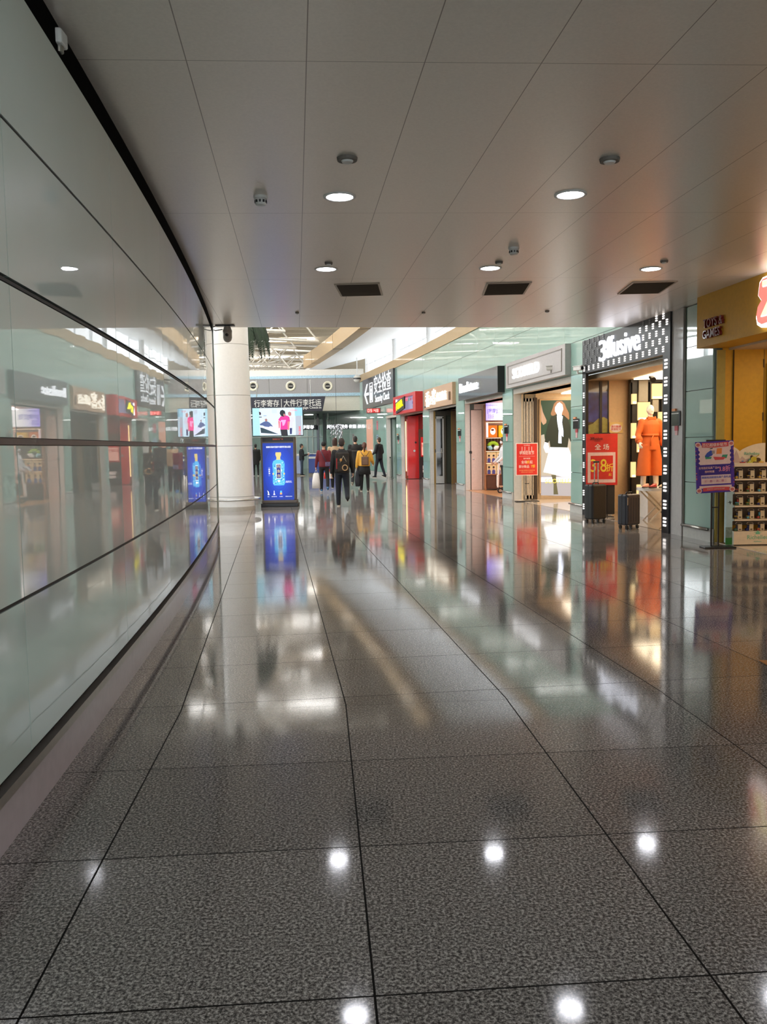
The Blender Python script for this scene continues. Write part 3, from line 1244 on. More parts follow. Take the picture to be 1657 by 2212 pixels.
X = Matrix.Translation((lx(880.5, YF) + .1, -.3, 3.2)) @ Matrix.Rotation(math.radians(-7), 4, 'Y')
pl = MB().prism([(-.85, -.23), (.8, -.27), (.9, .22), (-1.0, .27)], -.05, 0)
o = pl.build('black_plaque', BLACK, t)
o.matrix_parent_inverse = Matrix.Identity(4)
o.matrix_basis = X
o2 = text('POMA.', .42, mt=lit('yellow_led', (1, .85, .0, 1), 2.2), ext=.012, bold=.03, loc=(-.06, -.062, .02), sx=1.05)
o2.parent = o

# --- studded black sign
YF, YN = 17.87, 13.93
STUDW = lit('bulb_stud', (1, .93, .88, 1), 1.5)
STUDD = mat('unlit_stud', C(130, 130, 134), rough=.4)
BLK = mat('black_panel', C(30, 30, 34), rough=.3, spec=.3)
t, Wd = sign_box('shop_sign', 'black sign studded with rows of small lights and the glowing word Effusive', YF, YN, 2.90, HC, .06, BLK)


def stud(mb, x, z, w=.085, h=.15, y=-.06):
    """one stud: three short stacked bars between rounded ends"""
    for k in range(3):
        zc = z + (k - 1) * h * .36
        a = w * .5
        mb.prism([(x - a, zc - h * .10), (x + a * .8, zc - h * .10), (x + a, zc), (x + a * .8, zc + h * .10), (x - a, zc + h * .10)], y - .012, y)


for r in range(5):
    z = [2.99, 3.13, 3.27, 3.41, 3.52][r]
    n = 15
    for i in range(n):
        x = .12 + (i + (.5 if r % 2 else 0)) * (Wd - .1) / n
        if x > Wd - .06 or (r in (1, 2, 3) and 1.05 < x < 2.8) or (r == 4 and 1.3 < x < 2.8):
            continue
        bright = (r == 0) or (x > Wd * .66 and r < 4) or (x > Wd * .85)
        q = MB()
        stud(q, x, z, .06, .1)
        q.build('light_stud', STUDW if bright else STUDD, t)
place_letters(t, '3', YF, 1303, 1318, 3.25, .56, lit('blue_white_led', (.88, .9, 1, 1), 1.9), .06, bold=.035, ext=.015)
place_letters(t, 'ffusive', YF, 1319, 1391, 3.28, .56, lit('blue_white_led', (.88, .9, 1, 1), 1.9), .06, bold=.03, ext=.015)
# posts of the same front
for (a, c, lab, w) in ((17.87, 17.68, 'narrow black studded post at the far side of the clothes shop opening', .17), (14.19, 13.93, 'wide black studded post at the near side of the clothes shop opening', .26)):
    t, Wd = fthing('shop_post', lab, 'post', a, c, 0, 0, group=None)
    MB().box(0, Wd, -.06, -.002, 0, 2.90).build('post', BLK, t)
    for i in range(10):
        q = MB()
        stud(q, Wd * .5, .18 + i * .285, .1 if w > .2 else .06, .16 if w > .2 else .12)
        q.build('light_stud', STUDW, t)

# --- yellow toy shop sign
YF, YN = 12.68, 7.6
X, Wd = fmat(YF, YN)
t, Wd = fthing('shop_sign', 'mustard yellow shop sign reading TOYS & GAMES at the right edge of the view', 'shop sign', YF, YN)
YSG = mat('mustard_sign', C(216, 164, 52), rough=.5)
MB().box(0, Wd, -.24, .3, 2.83, HC).build('sign_board', YSG, t)
MAR = mat('maroon_letter', C(116, 30, 26), rough=.35, coat=.3)
o = text('TOYS &', .17, mt=MAR, parent=t, loc=(.27, -.265, 3.135), ext=.02, bold=.02, align='LEFT', sx=.95)
o = text('GAMES', .17, mt=MAR, parent=t, loc=(.25, -.265, 2.985), ext=.02, bold=.02, align='LEFT', sx=.95)
xz = 1.98
outl = [(-.2, .3), (-.13, .36), (.5, .40), (.58, .34), (.6, .2), (.45, .0), (.6, -.06), (.6, -.3), (.52, -.36), (-.14, -.42), (-.24, -.36), (-.27, -.24), (-.24, -.1), (-.15, .0), (-.23, .1)]
MB().prism([(x * 1.0 + xz, z * .78 + 3.21) for x, z in reversed(outl)][::-1][::-1], -.30, -.24).build('white_outline', lit('logo_white', (1, .95, .97, 1), 2.2), t)
MB().prism([(x * .92 + xz + .012, z * .70 + 3.215) for x, z in reversed(outl)], -.315, -.30).build('pink_field', lit('logo_pink', C(236, 120, 108), 1.1), t)
o = text('Z', .60, name='letter_outline', mt=lit('logo_white', (1, 1, 1, 1), 2.2), parent=t, loc=(xz + .15, -.325, 3.2), ext=.008, bold=.07, sx=1.25)
o = text('Z', .60, mt=lit('logo_yellow', (1, .95, .35, 1), 1.6), parent=t, loc=(xz + .15, -.338, 3.2), ext=.006, bold=.02, sx=1.25)


# ---------------------------------------------------------------- Chinese direction sign and hanging sign
YF, YN = 46.8, 39.45
t, Wd = fthing('direction_sign', 'large dark sign with arrow reading 安全检查 Security Check on the glass wall', 'sign', YF, YN)
NAVY = mat('charcoal_sign_face', C(52, 52, 62), rough=.3, coat=.4)
MB().box(0, Wd, -.1, 0, 3.46, 5.0).build('sign_panel', NAVY, t)
WS = lit('pale_sign_text', C(232, 236, 240), .85)
ar = MB()
zc = 4.2
for sgn in (1, -1):
    ar.prism([(.55, zc), (1.25, zc + sgn * .52), (1.55, zc + sgn * .52), (.85, zc)][::-sgn], -.12, -.1)
ar.box(.75, 1.75, -.12, -.1, zc - .07, zc + .07)
ar.build('arrow', WS, t)
gm = MB()
x0 = 2.0
gm.box(x0, x0 + .04, -.115, -.1, 3.72, 4.72).box(x0 + .76, x0 + .8, -.115, -.1, 3.72, 4.72).box(x0, x0 + .8, -.115, -.1, 4.68, 4.72).box(x0, x0 + .8, -.115, -.1, 3.72, 3.76)
gm.box(x0 + .14, x0 + .2, -.115, -.1, 3.76, 4.55).box(x0 + .6, x0 + .66, -.115, -.1, 3.76, 4.55).box(x0 + .14, x0 + .66, -.115, -.1, 4.5, 4.56)
gm.prism(ngon(x0 + .4, 4.34, .09, .09, 16), -.115, -.1).prism([(x0 + .26, 4.22), (x0 + .33, 3.82), (x0 + .47, 3.82), (x0 + .54, 4.22)], -.115, -.1)
gm.build('gate_pictogram', WS, t)
text('安全检查', .98, mt=WS, parent=t, loc=(5.1, -.105, 4.45), ext=.008, bold=.015, sx=1.02)
text('Security Check', .5, name='english_lettering', mt=WS, parent=t, loc=(5.05, -.105, 3.82), ext=.008, bold=.02, sx=1.08)

a, b = at(538, 860, 46.6), at(703, 860, 46.6)
t = thing('hanging_sign', 'long dark blue hanging sign reading 行李寄存 and 大件行李托运 above the counter', 'sign', (a.x, 46.6, 0))
wd = b.x - a.x
zt, zb = at(620, 857, 46.6).z, at(620, 889, 46.6).z
MB().prism([(0, zb), (wd - .18, zb), (wd, zt), (0, zt)], 0, .14).build('sign_panel', mat('navy_sign', C(22, 24, 44), rough=.4, coat=.3), t)
def atx(px): return at(px, 870, 46.6).x - a.x
zz = at(620, 870.5, 46.6).z
for s_, p0, p1, z_, sz, nm in (('行李寄存', 549, 603, zz, .4, 'lettering'), ('大件行李托运', 613, 694, zz, .4, 'lettering'), ('Left Luggage', 553, 600, zz - .28, .18, 'english_lettering'), ('Oversized Baggage Check-in', 612, 694, zz - .28, .18, 'english_lettering')):
    o = text(s_, sz, name=nm, mt=lit('grey_sign_text', C(214, 212, 204), .7), parent=t, loc=(0, 0, 0), ext=.008, bold=.02)
    xs = [v.co.x for v in o.data.vertices]
    sc = (atx(p1) - atx(p0)) / (max(xs) - min(xs))
    zs = [v.co.z for v in o.data.vertices]
    for v in o.data.vertices:
        v.co.x = (v.co.x - min(xs)) * sc + atx(p0)
        v.co.z += z_ - (max(zs) + min(zs)) / 2
        v.co.y -= .015
MB().box(atx(607.5), atx(608.6), -.015, 0, zb + .12, zt - .12).build('divider', lit('grey_sign_text', C(214, 212, 204), .7), t)
for k in (.4, wd - .8):
    MB().tube((k, .07, zt), (k, .07, zt + .9), .02).build('hanger', STEEL, t)

# red led clock, facing the viewer, fixed to the glass wall
pa, pb = at(790.5, 881, 42.2), at(822, 893, 42.2)
t = thing('digital_clock', 'red led wall clock showing 09:48 sticking out from the glass wall', 'clock', (pa.x, 42.2, 0))
wd = pb.x - pa.x + .02
MB().rbox(0, wd, 0, .12, pb.z, pa.z, .02).build('case', mat('clock_case', C(120, 116, 112), rough=.4), t)
MB().box(.05, wd - .05, -.006, 0, pb.z + .04, pa.z - .04).build('led_field', lit('red_field', C(170, 10, 16), 1.0), t)
dg = MB()
h = (pa.z - pb.z) * .26
zc = (pa.z + pb.z) / 2
SEG = {'0': 'abcdef', '9': 'abcdfg', '4': 'bcfg', '8': 'abcdefg'}
xs = wd * .11
cw = wd * .155
th = .02
for ch in '09:48':
    if ch == ':':
        dg.box(xs + .01, xs + .035, -.012, -.006, zc + h * .3, zc + h * .5).box(xs + .01, xs + .035, -.012, -.006, zc - h * .5, zc - h * .3)
        xs += .065
        continue
    q = SEG[ch]
    w_ = cw * .78
    for s_, (u0, u1, v0, v1) in dict(a=(0, w_, h - th, h), g=(0, w_, -th / 2, th / 2), d=(0, w_, -h, -h + th), b=(w_ - th, w_, 0, h), c=(w_ - th, w_, -h, 0), f=(0, th, 0, h), e=(0, th, -h, 0)).items():
        if s_ in q:
            dg.box(xs + u0, xs + u1, -.012, -.006, zc + v0, zc + v1)
    xs += cw + .01
dg.build('digits', lit('red_digit', (1, .25, .22, 1), 3), t)
MB().box(wd, wd + .25, .04, .08, zc - .05, zc + .05).build('wall_arm', STEEL, t)


# ---------------------------------------------------------------- inside the shops
def wx(px, Y, py=965):
    return at(px, py, Y).x


def wz(py, Y, px=1100):
    return at(px, py, Y).z


def jambs():
    """pale returns at the far side of each opening, facing the viewer"""
    for k, (Y, w, mt) in enumerate(((23.06, .20, mat('grey_return', C(200, 196, 190), rough=.4)), (28.2, .16, PALE), (33.29, .20, PALE), (38.47, .2, PALE), (41.67, .2, PALE), (12.62, .12, mat('dull_yellow_return', C(186, 160, 70), rough=.5)))):
        x = XF(Y) + .03
        b = MB().box(x, x + w, Y - .03, Y - .001, 0, 2.8)
        struct(b.build('trim_%d' % (70 + k), mt))


jambs()


def scofield():
    Y = 23.0
    CRW = mat('cream_wall2', C(240, 214, 176), rough=.45)
    x0, x1 = XF(23.06) + .23, wx(1131, Y)
    struct(MB().box(x0, wx(1131, Y), Y - .02, Y + .05, 0, 2.8).box(wx(1157, Y), 6.1, Y, Y + .05, 0, 2.8).build('wall_shop_scofield_end', CRW))
    t = thing('folding_door', 'folded silver framed glass door leaves at the far side of the grey clothes shop', 'door', (wx(1131, Y) + .005, Y - .03, 0))
    SL = mat('silver_frame', C(196, 190, 180), rough=.25, metal=.6)
    w = wx(1151, Y) - wx(1131, Y)
    for i in range(3):
        a = i * w / 3
        f = MB().box(a, a + .025, -.09, 0, .03, 2.68).box(a + w / 3 - .03, a + w / 3 - .008, -.09, 0, .03, 2.68).box(a, a + w / 3 - .008, -.09, 0, .03, .12).box(a, a + w / 3 - .008, -.09, 0, 2.6, 2.68)
        lf = f.build('door_leaf', SL, t)
        MB().box(a + .025, a + w / 3 - .03, -.05, -.04, .12, 2.6).build('glass', mat('smoky_glass', C(120, 116, 108), rough=.1, coat=.6), lf)
    MB().box(w, w + .1, -.05, 0, 0, 2.7).build('dark_jamb', mat('dark_bronze', C(54, 42, 34), rough=.4), t)
    # backlit fashion poster
    xa, xb = wx(1169, Y - .12), 5.35
    za, zb = .2, 2.62
    t = thing('lightbox_poster', 'tall backlit poster of a woman in green jacket and white skirt above the word SCOFIELD', 'poster', (xa, Y - .1, 0))
    w = xb - xa
    MB().rbox(-.04, w, 0, .09, za - .04, zb + .04, .02).build('frame', mat('tan_frame', C(208, 170, 126), rough=.4), t)
    bk = lit('poster_green', C(34, 62, 44), .9)
    MB().box(0, w, -.006, 0, za, zb).build('print_ground', bk, t)

    def P(px, py):
        return (wx(px, Y - .12, py) - xa, wz(py, Y - .12, px))

    def poly(name, pts, mt, y):
        MB().prism([P(*q) for q in pts][::-1], -y - .002, -y).build(name, mt, t)

    poly('print_lamp', [(1169, 872), (1173, 890), (1181, 908), (1180, 914), (1174, 918), (1169, 910)], lit('poster_brass', C(190, 150, 120), .8), .006)
    poly('print_wall', [(1169, 940), (1176, 938), (1177, 948), (1233, 938), (1240, 950), (1240, 1030), (1169, 1030)], lit('poster_grey', C(176, 166, 150), .9), .006)
    poly('print_floor', [(1169, 1028), (1245, 1028), (1245, 1072), (1169, 1070)], lit('poster_floor', C(170, 166, 170), .8), .008)
    poly('print_glow', [(1169, 1031), (1245, 1031), (1245, 1041), (1169, 1041)], lit('poster_white', (1, 1, 1, 1), 1.3), .010)
    poly('print_hair', [(1203, 866), (1197, 872), (1194, 882), (1190, 893), (1191, 897), (1199, 900), (1204, 888), (1207, 895), (1214, 896), (1218, 902), (1225, 908), (1230, 905), (1229, 892), (1223, 880), (1220, 872), (1214, 866)], lit('poster_hair', C(150, 104, 70), 1), .012)
    poly('print_jacket', [(1205, 894), (1191, 900), (1184, 918), (1178, 945), (1177, 955), (1184, 957), (1187, 952), (1189, 966), (1226, 967), (1229, 945), (1233, 955), (1236, 950), (1233, 925), (1227, 905), (1218, 897)], lit('poster_jacket', C(24, 40, 32), .8), .014)
    poly('print_skirt', [(1188, 966), (1228, 967), (1240, 1000), (1246, 1030), (1215, 1030), (1190, 1023), (1174, 1020)], lit('poster_white', (1, 1, 1, 1), 1.3), .016)
    poly('print_hand', [(1177, 955), (1184, 957), (1186, 968), (1186, 978), (1179, 978), (1174, 966)], lit('poster_white', (1, 1, 1, 1), 1.3), .017)
    poly('print_face', [(1204, 872), (1199, 880), (1199, 888), (1203, 895), (1206, 902), (1213, 902), (1214, 892), (1217, 884), (1215, 874), (1209, 869)], lit('poster_white', (1, 1, 1, 1), 1.3), .018)
    poly('print_scarf', [(1203, 898), (1204, 912), (1207, 930), (1206, 957), (1213, 958), (1213, 940), (1217, 944), (1217, 930), (1214, 912), (1216, 899)], lit('poster_scarf', C(224, 234, 255), 1.8), .020)
    poly('print_leg', [(1191, 1026), (1201, 1026), (1203, 1048), (1206, 1068), (1196, 1068), (1196, 1045)], lit('poster_leg', C(96, 92, 66), .8), .012)
    o = text('SCOFIELD', .16, mt=lit('poster_yellow', C(236, 214, 90), .95), parent=t, loc=(0, 0, 0), ext=.002, bold=.01, align='LEFT')
    q = P(1177, 1040)
    for v in o.data.vertices:
        v.co.x = v.co.x * 1.02 + q[0]
        v.co.z += q[1]
        v.co.y -= .024


scofield()
ST_BASE = mat('stand_black', C(24, 24, 26), rough=.35)


def poster_stand(label, x, y, rz, w, z0, z1, board_mt, border=None, poles=(-.055, .055), bw=.2, polemt=None, twist=0):
    t = thing('poster_stand', label, 'sign stand', (x, y, 0), rz)
    MB().rbox(-bw, bw, -.14, .14, 0, .018, .01).build('base_plate', ST_BASE, t)
    for p in poles:
        MB().box(p - .009, p + .009, .012, .03, .018, z1 + .02).build('pole', polemt or ST_BASE, t)
    MB().box(poles[0], poles[-1], .012, .028, z0 - .22, z0 - .2).build('crossbar', ST_BASE, t)
    MB().box(poles[0] - .05, poles[-1] + .05, .0, .03, z1 - .01, z1 + .02).build('clip', ST_BASE, t)
    bd = MB().rbox(-w / 2, w / 2, -.012, .010, z0, z1, .006).build('board', board_mt, t)
    return t


RP = mat('red_poster', C(214, 40, 32), rough=.35, coat=.3)
WP = mat('white_print', C(238, 226, 220), rough=.5)
YP = mat('yellow_print', C(244, 214, 60), rough=.5)


def stands():
    # small red poster by the grey shop
    Y = 22.2
    p = at(1138, 965, Y)
    z0, z1 = wz(1027, Y, 1138), wz(957, Y, 1138)
    w = wx(1161.5, Y) - wx(1114, Y)
    t = poster_stand('red poster stand with white 11.11 in front of the grey clothes shop', p.x, Y, 0, w, z0, z1, WP, bw=.3, polemt=STEEL, poles=(-.05, .06))
    h = z1 - z0
    MB().box(-w / 2 + .018, w / 2 - .018, -.015, -.011, z0 + .018, z1 - .018).build('red_sheet', RP, t)
    def T(s_, size, x, f, mt, **k):
        return text(s_, size, mt=mt, parent=t, loc=(x, -.016, z0 + h * f), ext=.001, **k)
    T('SCOFIELD', .035, 0, .93, WP)
    T('11.11', .17, 0, .81, mat('pale_pink_print', C(240, 200, 196), rough=.5), bold=.01, sx=.85)
    T('嗨购狂欢节', .105, 0, .69, WP, bold=.02, sx=.72)
    MB().box(-w * .36, w * .36, -.0165, -.015, z0 + h * .588, z0 + h * .592).build('rule', WP, t)
    T('秋冬新款', .045, 0, .52, WP)
    T('全场   起', .085, 0, .405, WP, bold=.02, sx=.9)
    T('5折', .09, .02, .405, YP, bold=.02, sx=.8)
    T('部分新品', .08, -.075, .27, WP, bold=.02, sx=.85)
    T('7折', .09, .16, .275, YP, bold=.02, sx=.8)
    T('活动最终解释权归本店所有', .034, 0, .155, mat('orange_print', C(240, 170, 110), rough=.5))
    T('详情请见店内 活动时间', .03, 0, .1, mat('orange_print', C(240, 170, 110), rough=.5))
    # large red sale board
    Y = 17.25
    xa, xb = wx(1266, Y), wx(1334, Y)
    z0, z1 = wz(1048, Y, 1300), wz(937, Y, 1300)
    w = xb - xa
    t = poster_stand('large red sale board reading 3.8折 behind the black suitcase', (xa + xb) / 2, Y, 0, w, z0, z1, RP, bw=.22, poles=(-.1, .12))
    h = z1 - z0
    def R(name, x0, x1, f0, f1, mt, y=-.016):
        MB().box(x0 * w, x1 * w, y, -.011, z0 + h * f0, z0 + h * f1).build(name, mt, t)
    R('white_square', -.45, .43, .05, .64, mat('pink_white_print', C(238, 206, 198), rough=.5))
    R('red_square', -.36, .35, .115, .575, RP, -.019)
    def T2(s_, size, x, f, mt, nm='lettering', **k):
        return text(s_, size, name=nm, mt=mt, parent=t, loc=(x * w, -.0205, z0 + h * f), ext=.001, **k)
    T2('3ffusive', .085, -.18, .905, mat('dark_red_print', C(84, 20, 18), rough=.5), bold=.02)
    T2('FASHION', .03, -.15, .86, mat('dark_red_print', C(84, 20, 18), rough=.5), nm='small_lettering')
    T2('全 场', .13, 0, .735, WP, bold=.02)
    T2('3.8', .36, -.11, .37, YP, bold=.02, sx=.78)
    T2('折', .17, .25, .33, YP, bold=.03, sx=.95)
    T2('起', .06, .26, .2, YP)
    MB().box(.02, .27, .03, .05, .05, z0 + .05).build('back_panel', mat('dark_back', C(46, 42, 38), rough=.5), t)
    # purple bordered poster by the toy shop
    Y = 12.0
    xa, xb = wx(1500, Y), wx(1583, Y)
    z0, z1 = wz(1064, Y, 1541), wz(953, Y, 1541)
    w = xb - xa
    t = thing('poster_stand', 'purple bordered poster on a two-legged black stand beside the toy shop', 'sign stand', ((xa + xb) / 2 + .02, Y, 0))
    MB().rbox(-.17, .27, -.13, .1, 0, .02, .01).build('base_plate', ST_BASE, t)
    for q in (-.035, .065):
        MB().box(q - .009, q + .009, .0, .018, .02, z1).build('pole', ST_BASE, t)
    MB().box(-.035, .065, .0, .016, z0 - .215, z0 - .2).build('crossbar', ST_BASE, t)
    MB().rbox(-.12, .15, -.0, .02, z1 - .01, z1 + .02, .004).build('clip', ST_BASE, t)
    Xr = Matrix.Translation((0, 0, (z0 + z1) / 2)) @ Matrix.Rotation(math.radians(-2.2), 4, 'Y')
    h = z1 - z0
    PUR = mat('purple_print', C(70, 40, 150), rough=.5)
    PK = mat('pale_pink_ground', C(222, 194, 190), rough=.5)
    DB = mat('deep_blue_print', C(46, 26, 128), rough=.5)
    RD = mat('coral_red_print', C(204, 72, 78), rough=.5)
    OR = mat('orange_dot_print', C(226, 130, 60), rough=.5)
    def pc(name, mt, x0, x1, f0, f1, d):
        MB().box(x0 * w, x1 * w, -.012 - d, -.010 - d + .002, (f0 - .5) * h, (f1 - .5) * h, Xr).build(name, mt, t)
    MB().rbox(-w / 2, w / 2, -.012, .0, -h / 2, h / 2, .005, X=Xr).build('board', PUR, t)
    rnd = random.Random(3)
    for i in range(26):
        s_ = 1 if i % 2 else -1
        f = .04 + .92 * rnd.random()
        pc('border_fleck', OR if i % 3 else RD, s_ * .485 - .012, s_ * .485 + .012, f, f + .018, .001)
    pc('picture_ground', PK, -.42, .42, .55, .93, .002)
    pc('blue_band', DB, -.42, .42, .35, .54, .003)
    pc('text_panel', PK, -.37, .40, .17, .345, .004)
    pc('foot_panel', PK, -.42, .42, .09, .14, .002)
    def tx(s_, size, x, f, mt, nm='lettering', **k):
        o = text(s_, size, name=nm, mt=mt, loc=(x * w, -.019, (f - .5) * h), ext=.001, **k)
        o.data.transform(Xr)
        o.parent = t
    for f0, f1, mt, sg in ((.89, .98, RD, 1), (.03, .1, RD, -1)):
        pts = [(-.33 * w, (f0 - .5) * h), (0, (f0 - .5 - .012 * sg) * h), (.36 * w, (f0 - .5) * h), (.36 * w, (f1 - .5) * h), (0, (f1 - .5 - .012 * sg) * h), (-.33 * w, (f1 - .5) * h)]
        MB().prism(pts, -.017, -.012, Xr).build('red_ribbon', mt, t)
    for x, f in ((-.43, .94), (.43, .94), (-.43, .05), (.43, .05)):
        MB().prism(ngon(x * w, (f - .5) * h, .07 * w, .05 * h, 20), -.0185, -.012, Xr).build('corner_roundel', PK, t)
        MB().prism(ngon(x * w, (f - .5) * h, .05 * w, .03 * h, 16), -.0195, -.0185, Xr).build('roundel_print', mat('roundel_red', C(196, 104, 100), rough=.5), t)
    for s_ in (-1, 1):
        for k in range(4):
            f = .80 - k * .085
            MB().prism(ngon(s_ * .44 * w, (f - .5) * h, .05 * w, .035 * h, 10), -.0165, -.012, Xr).build('blue_badge', DB, t)
    tx('百亿超级补贴节', .052, 0, .925, WP, sx=.95)
    tx('活动时间 以店内公告为准', .022, 0, .072, mat('pink_note', C(236, 190, 190), rough=.5))
    tx('全场指定玩具产品A', .036, -.17, .485, mat('pink_note', C(236, 190, 190), rough=.5), bold=.02, sx=.9)
    tx('限时特惠', .034, -.15, .41, mat('pink_note', C(236, 190, 190), rough=.5), bold=.02)
    tx('3.8折', .088, .24, .45, mat('pink_big', C(232, 140, 170), rough=.5), bold=.03, sx=.85)
    tx('满额再送超值玩具产品礼品', .034, .02, .30, mat('blue_note', C(84, 92, 190), rough=.5), bold=.02)
    tx('买一赠一 满二赠二', .038, .0, .225, mat('rose_note', C(206, 130, 160), rough=.5), bold=.01)
    # generic picture: a figure leaning over a red cart
    def pg(name, pts, mt, d=.004):
        MB().prism([(x * w, (f - .5) * h) for x, f in pts], -.012 - d, -.012, Xr).build(name, mt, t)
    GRN = mat('green_print', C(50, 140, 110), rough=.5)
    pg('print_shirt', [(-.2, .69), (-.08, .72), (-.02, .78), (-.1, .83), (-.2, .78), (-.26, .72)], mat('blue_shirt_print', C(40, 70, 160), rough=.5))
    pg('print_trousers', [(-.24, .66), (-.1, .66), (-.08, .70), (-.2, .70), (-.26, .72)], GRN)
    pg('print_cart', [(.0, .635), (.22, .635), (.28, .68), (-.04, .70)], RD)
    pg('print_box', [(.16, .66), (.30, .66), (.34, .73), (.2, .73)], GRN, .003)
    pg('print_parcels', [(.04, .75), (.18, .75), (.19, .86), (.06, .86)], OR)
    pg('print_hair', [(-.13, .85), (-.06, .855), (-.04, .875), (-.12, .865)], BLACK)
    pg('print_face', [(-.08, .76), (.0, .76), (.0, .82), (-.07, .82)], mat('grey_print', C(150, 140, 140), rough=.5), .005)


stands()


def travel_shop():
    Y = 28.17
    # panel door in the pink wall
    t = thing('panel_door', 'tall flush pink beige door in the wall of the pillow shop', 'door', (wx(1018, Y), Y, 0))
    w = wx(1041, Y) - wx(1018, Y)
    MB().box(-.01, w + .01, -.004, 0, 0.0, 2.62).build('door_gap', mat('gap_brown', C(120, 92, 84), rough=.6), t)
    MB().box(0, w, -.014, -.004, .01, 2.6).build('door_leaf', PINKW, t)
    MB().box(.04, .1, -.03, -.014, 1.0, 1.03).build('door_handle', STEEL, t)
    o = MB().rbox(wx(1014, Y), wx(1019, Y), Y - .03, Y, 1.2, 1.28, .01).build('wall_switch', BLACK)
    tag(o, 'small black switch beside the pink door', 'switch')
    # shelving
    Yf = 27.75
    x0, x1 = wx(1050, Yf), wx(1112, Yf)
    W_ = x1 - x0
    WD = mat('shelf_wood', C(150, 96, 60), rough=.45, var=.12, vscale=9)
    DW = mat('dark_cabinet_wood', C(82, 50, 34), rough=.5, var=.12, vscale=9)
    t = thing('display_shelf', 'wooden display shelving with lit shelves of travel goods inside the pillow shop', 'shelf', (x0, Yf, 0))
    MB().box(0, W_, .36, .38, .6, 2.1).build('back_board', mat('back_slat', C(150, 128, 104), rough=.5), t)
    sl = MB()
    for i in range(9):
        MB().box(.05 + i * W_ / 9, .09 + i * W_ / 9, .33, .36, .6, 2.05).build('back_slat', DW, t)
    MB().box(-.03, 0, 0, .38, 0, 2.75).build('side_panel', WD, t)
    zs = [wz(y, Yf, 1065) for y in (1026, 999, 973.5, 944.5, 911)]
    for z in zs[1:]:
        MB().box(0, W_, 0, .36, z - .025, z).build('shelf_board', WD, t)
        MB().box(0, W_, .01, .03, z - .032, z - .025).build('light_strip', lit('shelf_strip', (1, .8, .5, 1), 3), t)
    cab = MB().box(0, W_, .02, .36, .06, zs[0]).build('base_cabinet', DW, t)
    MB().box(0, W_, .0, .36, zs[0], zs[0] + .03).build('cabinet_top', WD, t)
    for i in range(3):
        MB().box(.02 + i * W_ / 3, W_ / 3 * (i + 1) - .02, .005, .02, .1, zs[0] - .03).build('cabinet_door', DW, cab if False else t)
    # lit screen
    z0, z1 = wz(908, Yf, 1065), wz(871, Yf, 1065)
    t = thing('lit_screen', 'glowing white and violet advertising screen above the shelves of the pillow shop', 'screen', (x0, Yf - .03, 0))
    MB().box(0, W_, 0, .06, z0, z1).build('housing', BLACK, t)
    n = 12
    for i in range(n):
        k = i / (n - 1)
        c = (0.45 + .55 * min(1, k * 1.7), .35 + .65 * min(1, k * 1.7), 1, 1)
        MB().box(W_ * i / n, W_ * (i + 1) / n, -.006, 0, z0, z1).build('lit_panel', lit('screen%d' % i, c, 1.15), t)
    VI = lit('violet_text', C(96, 70, 190), .8)
    text('Brookstone', .08, mt=VI, parent=t, loc=(.18, -.01, z1 - .06), ext=.001)
    text('[按摩]', .15, mt=VI, parent=t, loc=(.2, -.01, (z0 + z1) / 2 + .02), ext=.001, bold=.03, sx=.8)
    text('颈椎 腰部\n旅行 助眠\n放松 舒缓', .055, mt=VI, parent=t, loc=(.46, -.01, (z0 + z1) / 2 + .02), ext=.001)
    text('新品上市\n全场优惠\n欢迎体验', .05, mt=VI, parent=t, loc=(.16, -.01, z0 + .12), ext=.001)
    # goods
    OG = lit('orange_pack', C(240, 120, 10), .55)  # glow put into the carton colours, though the boxes are no lamps
    YG = lit('yellow_pack', C(250, 190, 20), .6)
    for i, (p0, p1, mt, lab) in enumerate(((1056, 1075, OG, 'orange box with a round white massager picture on the upper lit shelf'), (1079.5, 1098, YG, 'yellow box with a white picture, right of the orange box'))):
        xa, xb = wx(p0, Yf), wx(p1, Yf)
        t = thing('product_box', lab, 'box', (xa, Yf + .06, zs[3]))
        hh = wz(919, Yf, p0) - zs[3]
        MB().rbox(0, xb - xa, 0, .22, 0, hh, .006).build('carton', mt, t)
        cx = (xb - xa) * .5
        MB().prism(ngon(cx, hh * .5, .085, .11, 20), -.004, 0).build('print_cup', lit('cup_print', C(250, 236, 214), .9), t)
        MB().prism(ngon(cx - .01, hh * .62, .05, .035, 16), -.006, -.004).build('print_top', lit('cup_top', C(130, 50, 20), .5), t)
    o = MB().box(wx(1050.5, Yf) + .02, wx(1055, Yf), Yf + .02, Yf + .2, zs[3], zs[3] + .5).build('product_box', lit('white_pack', C(250, 220, 220), .9))  # white carton with the same painted glow
    tag(o, 'narrow white box left of the orange box on the upper shelf', 'box')
    # neck pillow
    t = thing('neck_pillow', 'green and white u-shaped neck pillow standing on the middle lit shelf', 'pillow', (wx(1066, Yf), Yf + .12, zs[2]))
    mb = MB()
    pts = [(.13 * math.cos(a), 0, .15 + .10 * math.sin(a)) for a in [math.radians(-50 + 280 * i / 16) for i in range(17)]]
    rr = [.055 + .015 * abs(i - 8) / 8 for i in range(17)]
    mb.path(pts[3:14], rr[3:14], 12)
    mb.build('green_arch', mat('lime_fabric', C(150, 190, 40), rough=.8), t)
    for s_, c, nm in ((0, C(236, 240, 236), 'white_end'), (1, C(150, 200, 210), 'blue_end')):
        q = pts[:4] if s_ == 0 else pts[13:]
        e = q[0] if s_ == 0 else q[-1]
        MB().path([(x, y - .004, z) for x, y, z in q], .072, 12).ball((e[0], -.004, e[2]), .072).build(nm, mat('pillow_' + nm, c, rough=.8), t)
    # picture boxes on the lower shelves
    PB = mat('photo_carton', C(226, 206, 160), rough=.5)
    k = 0
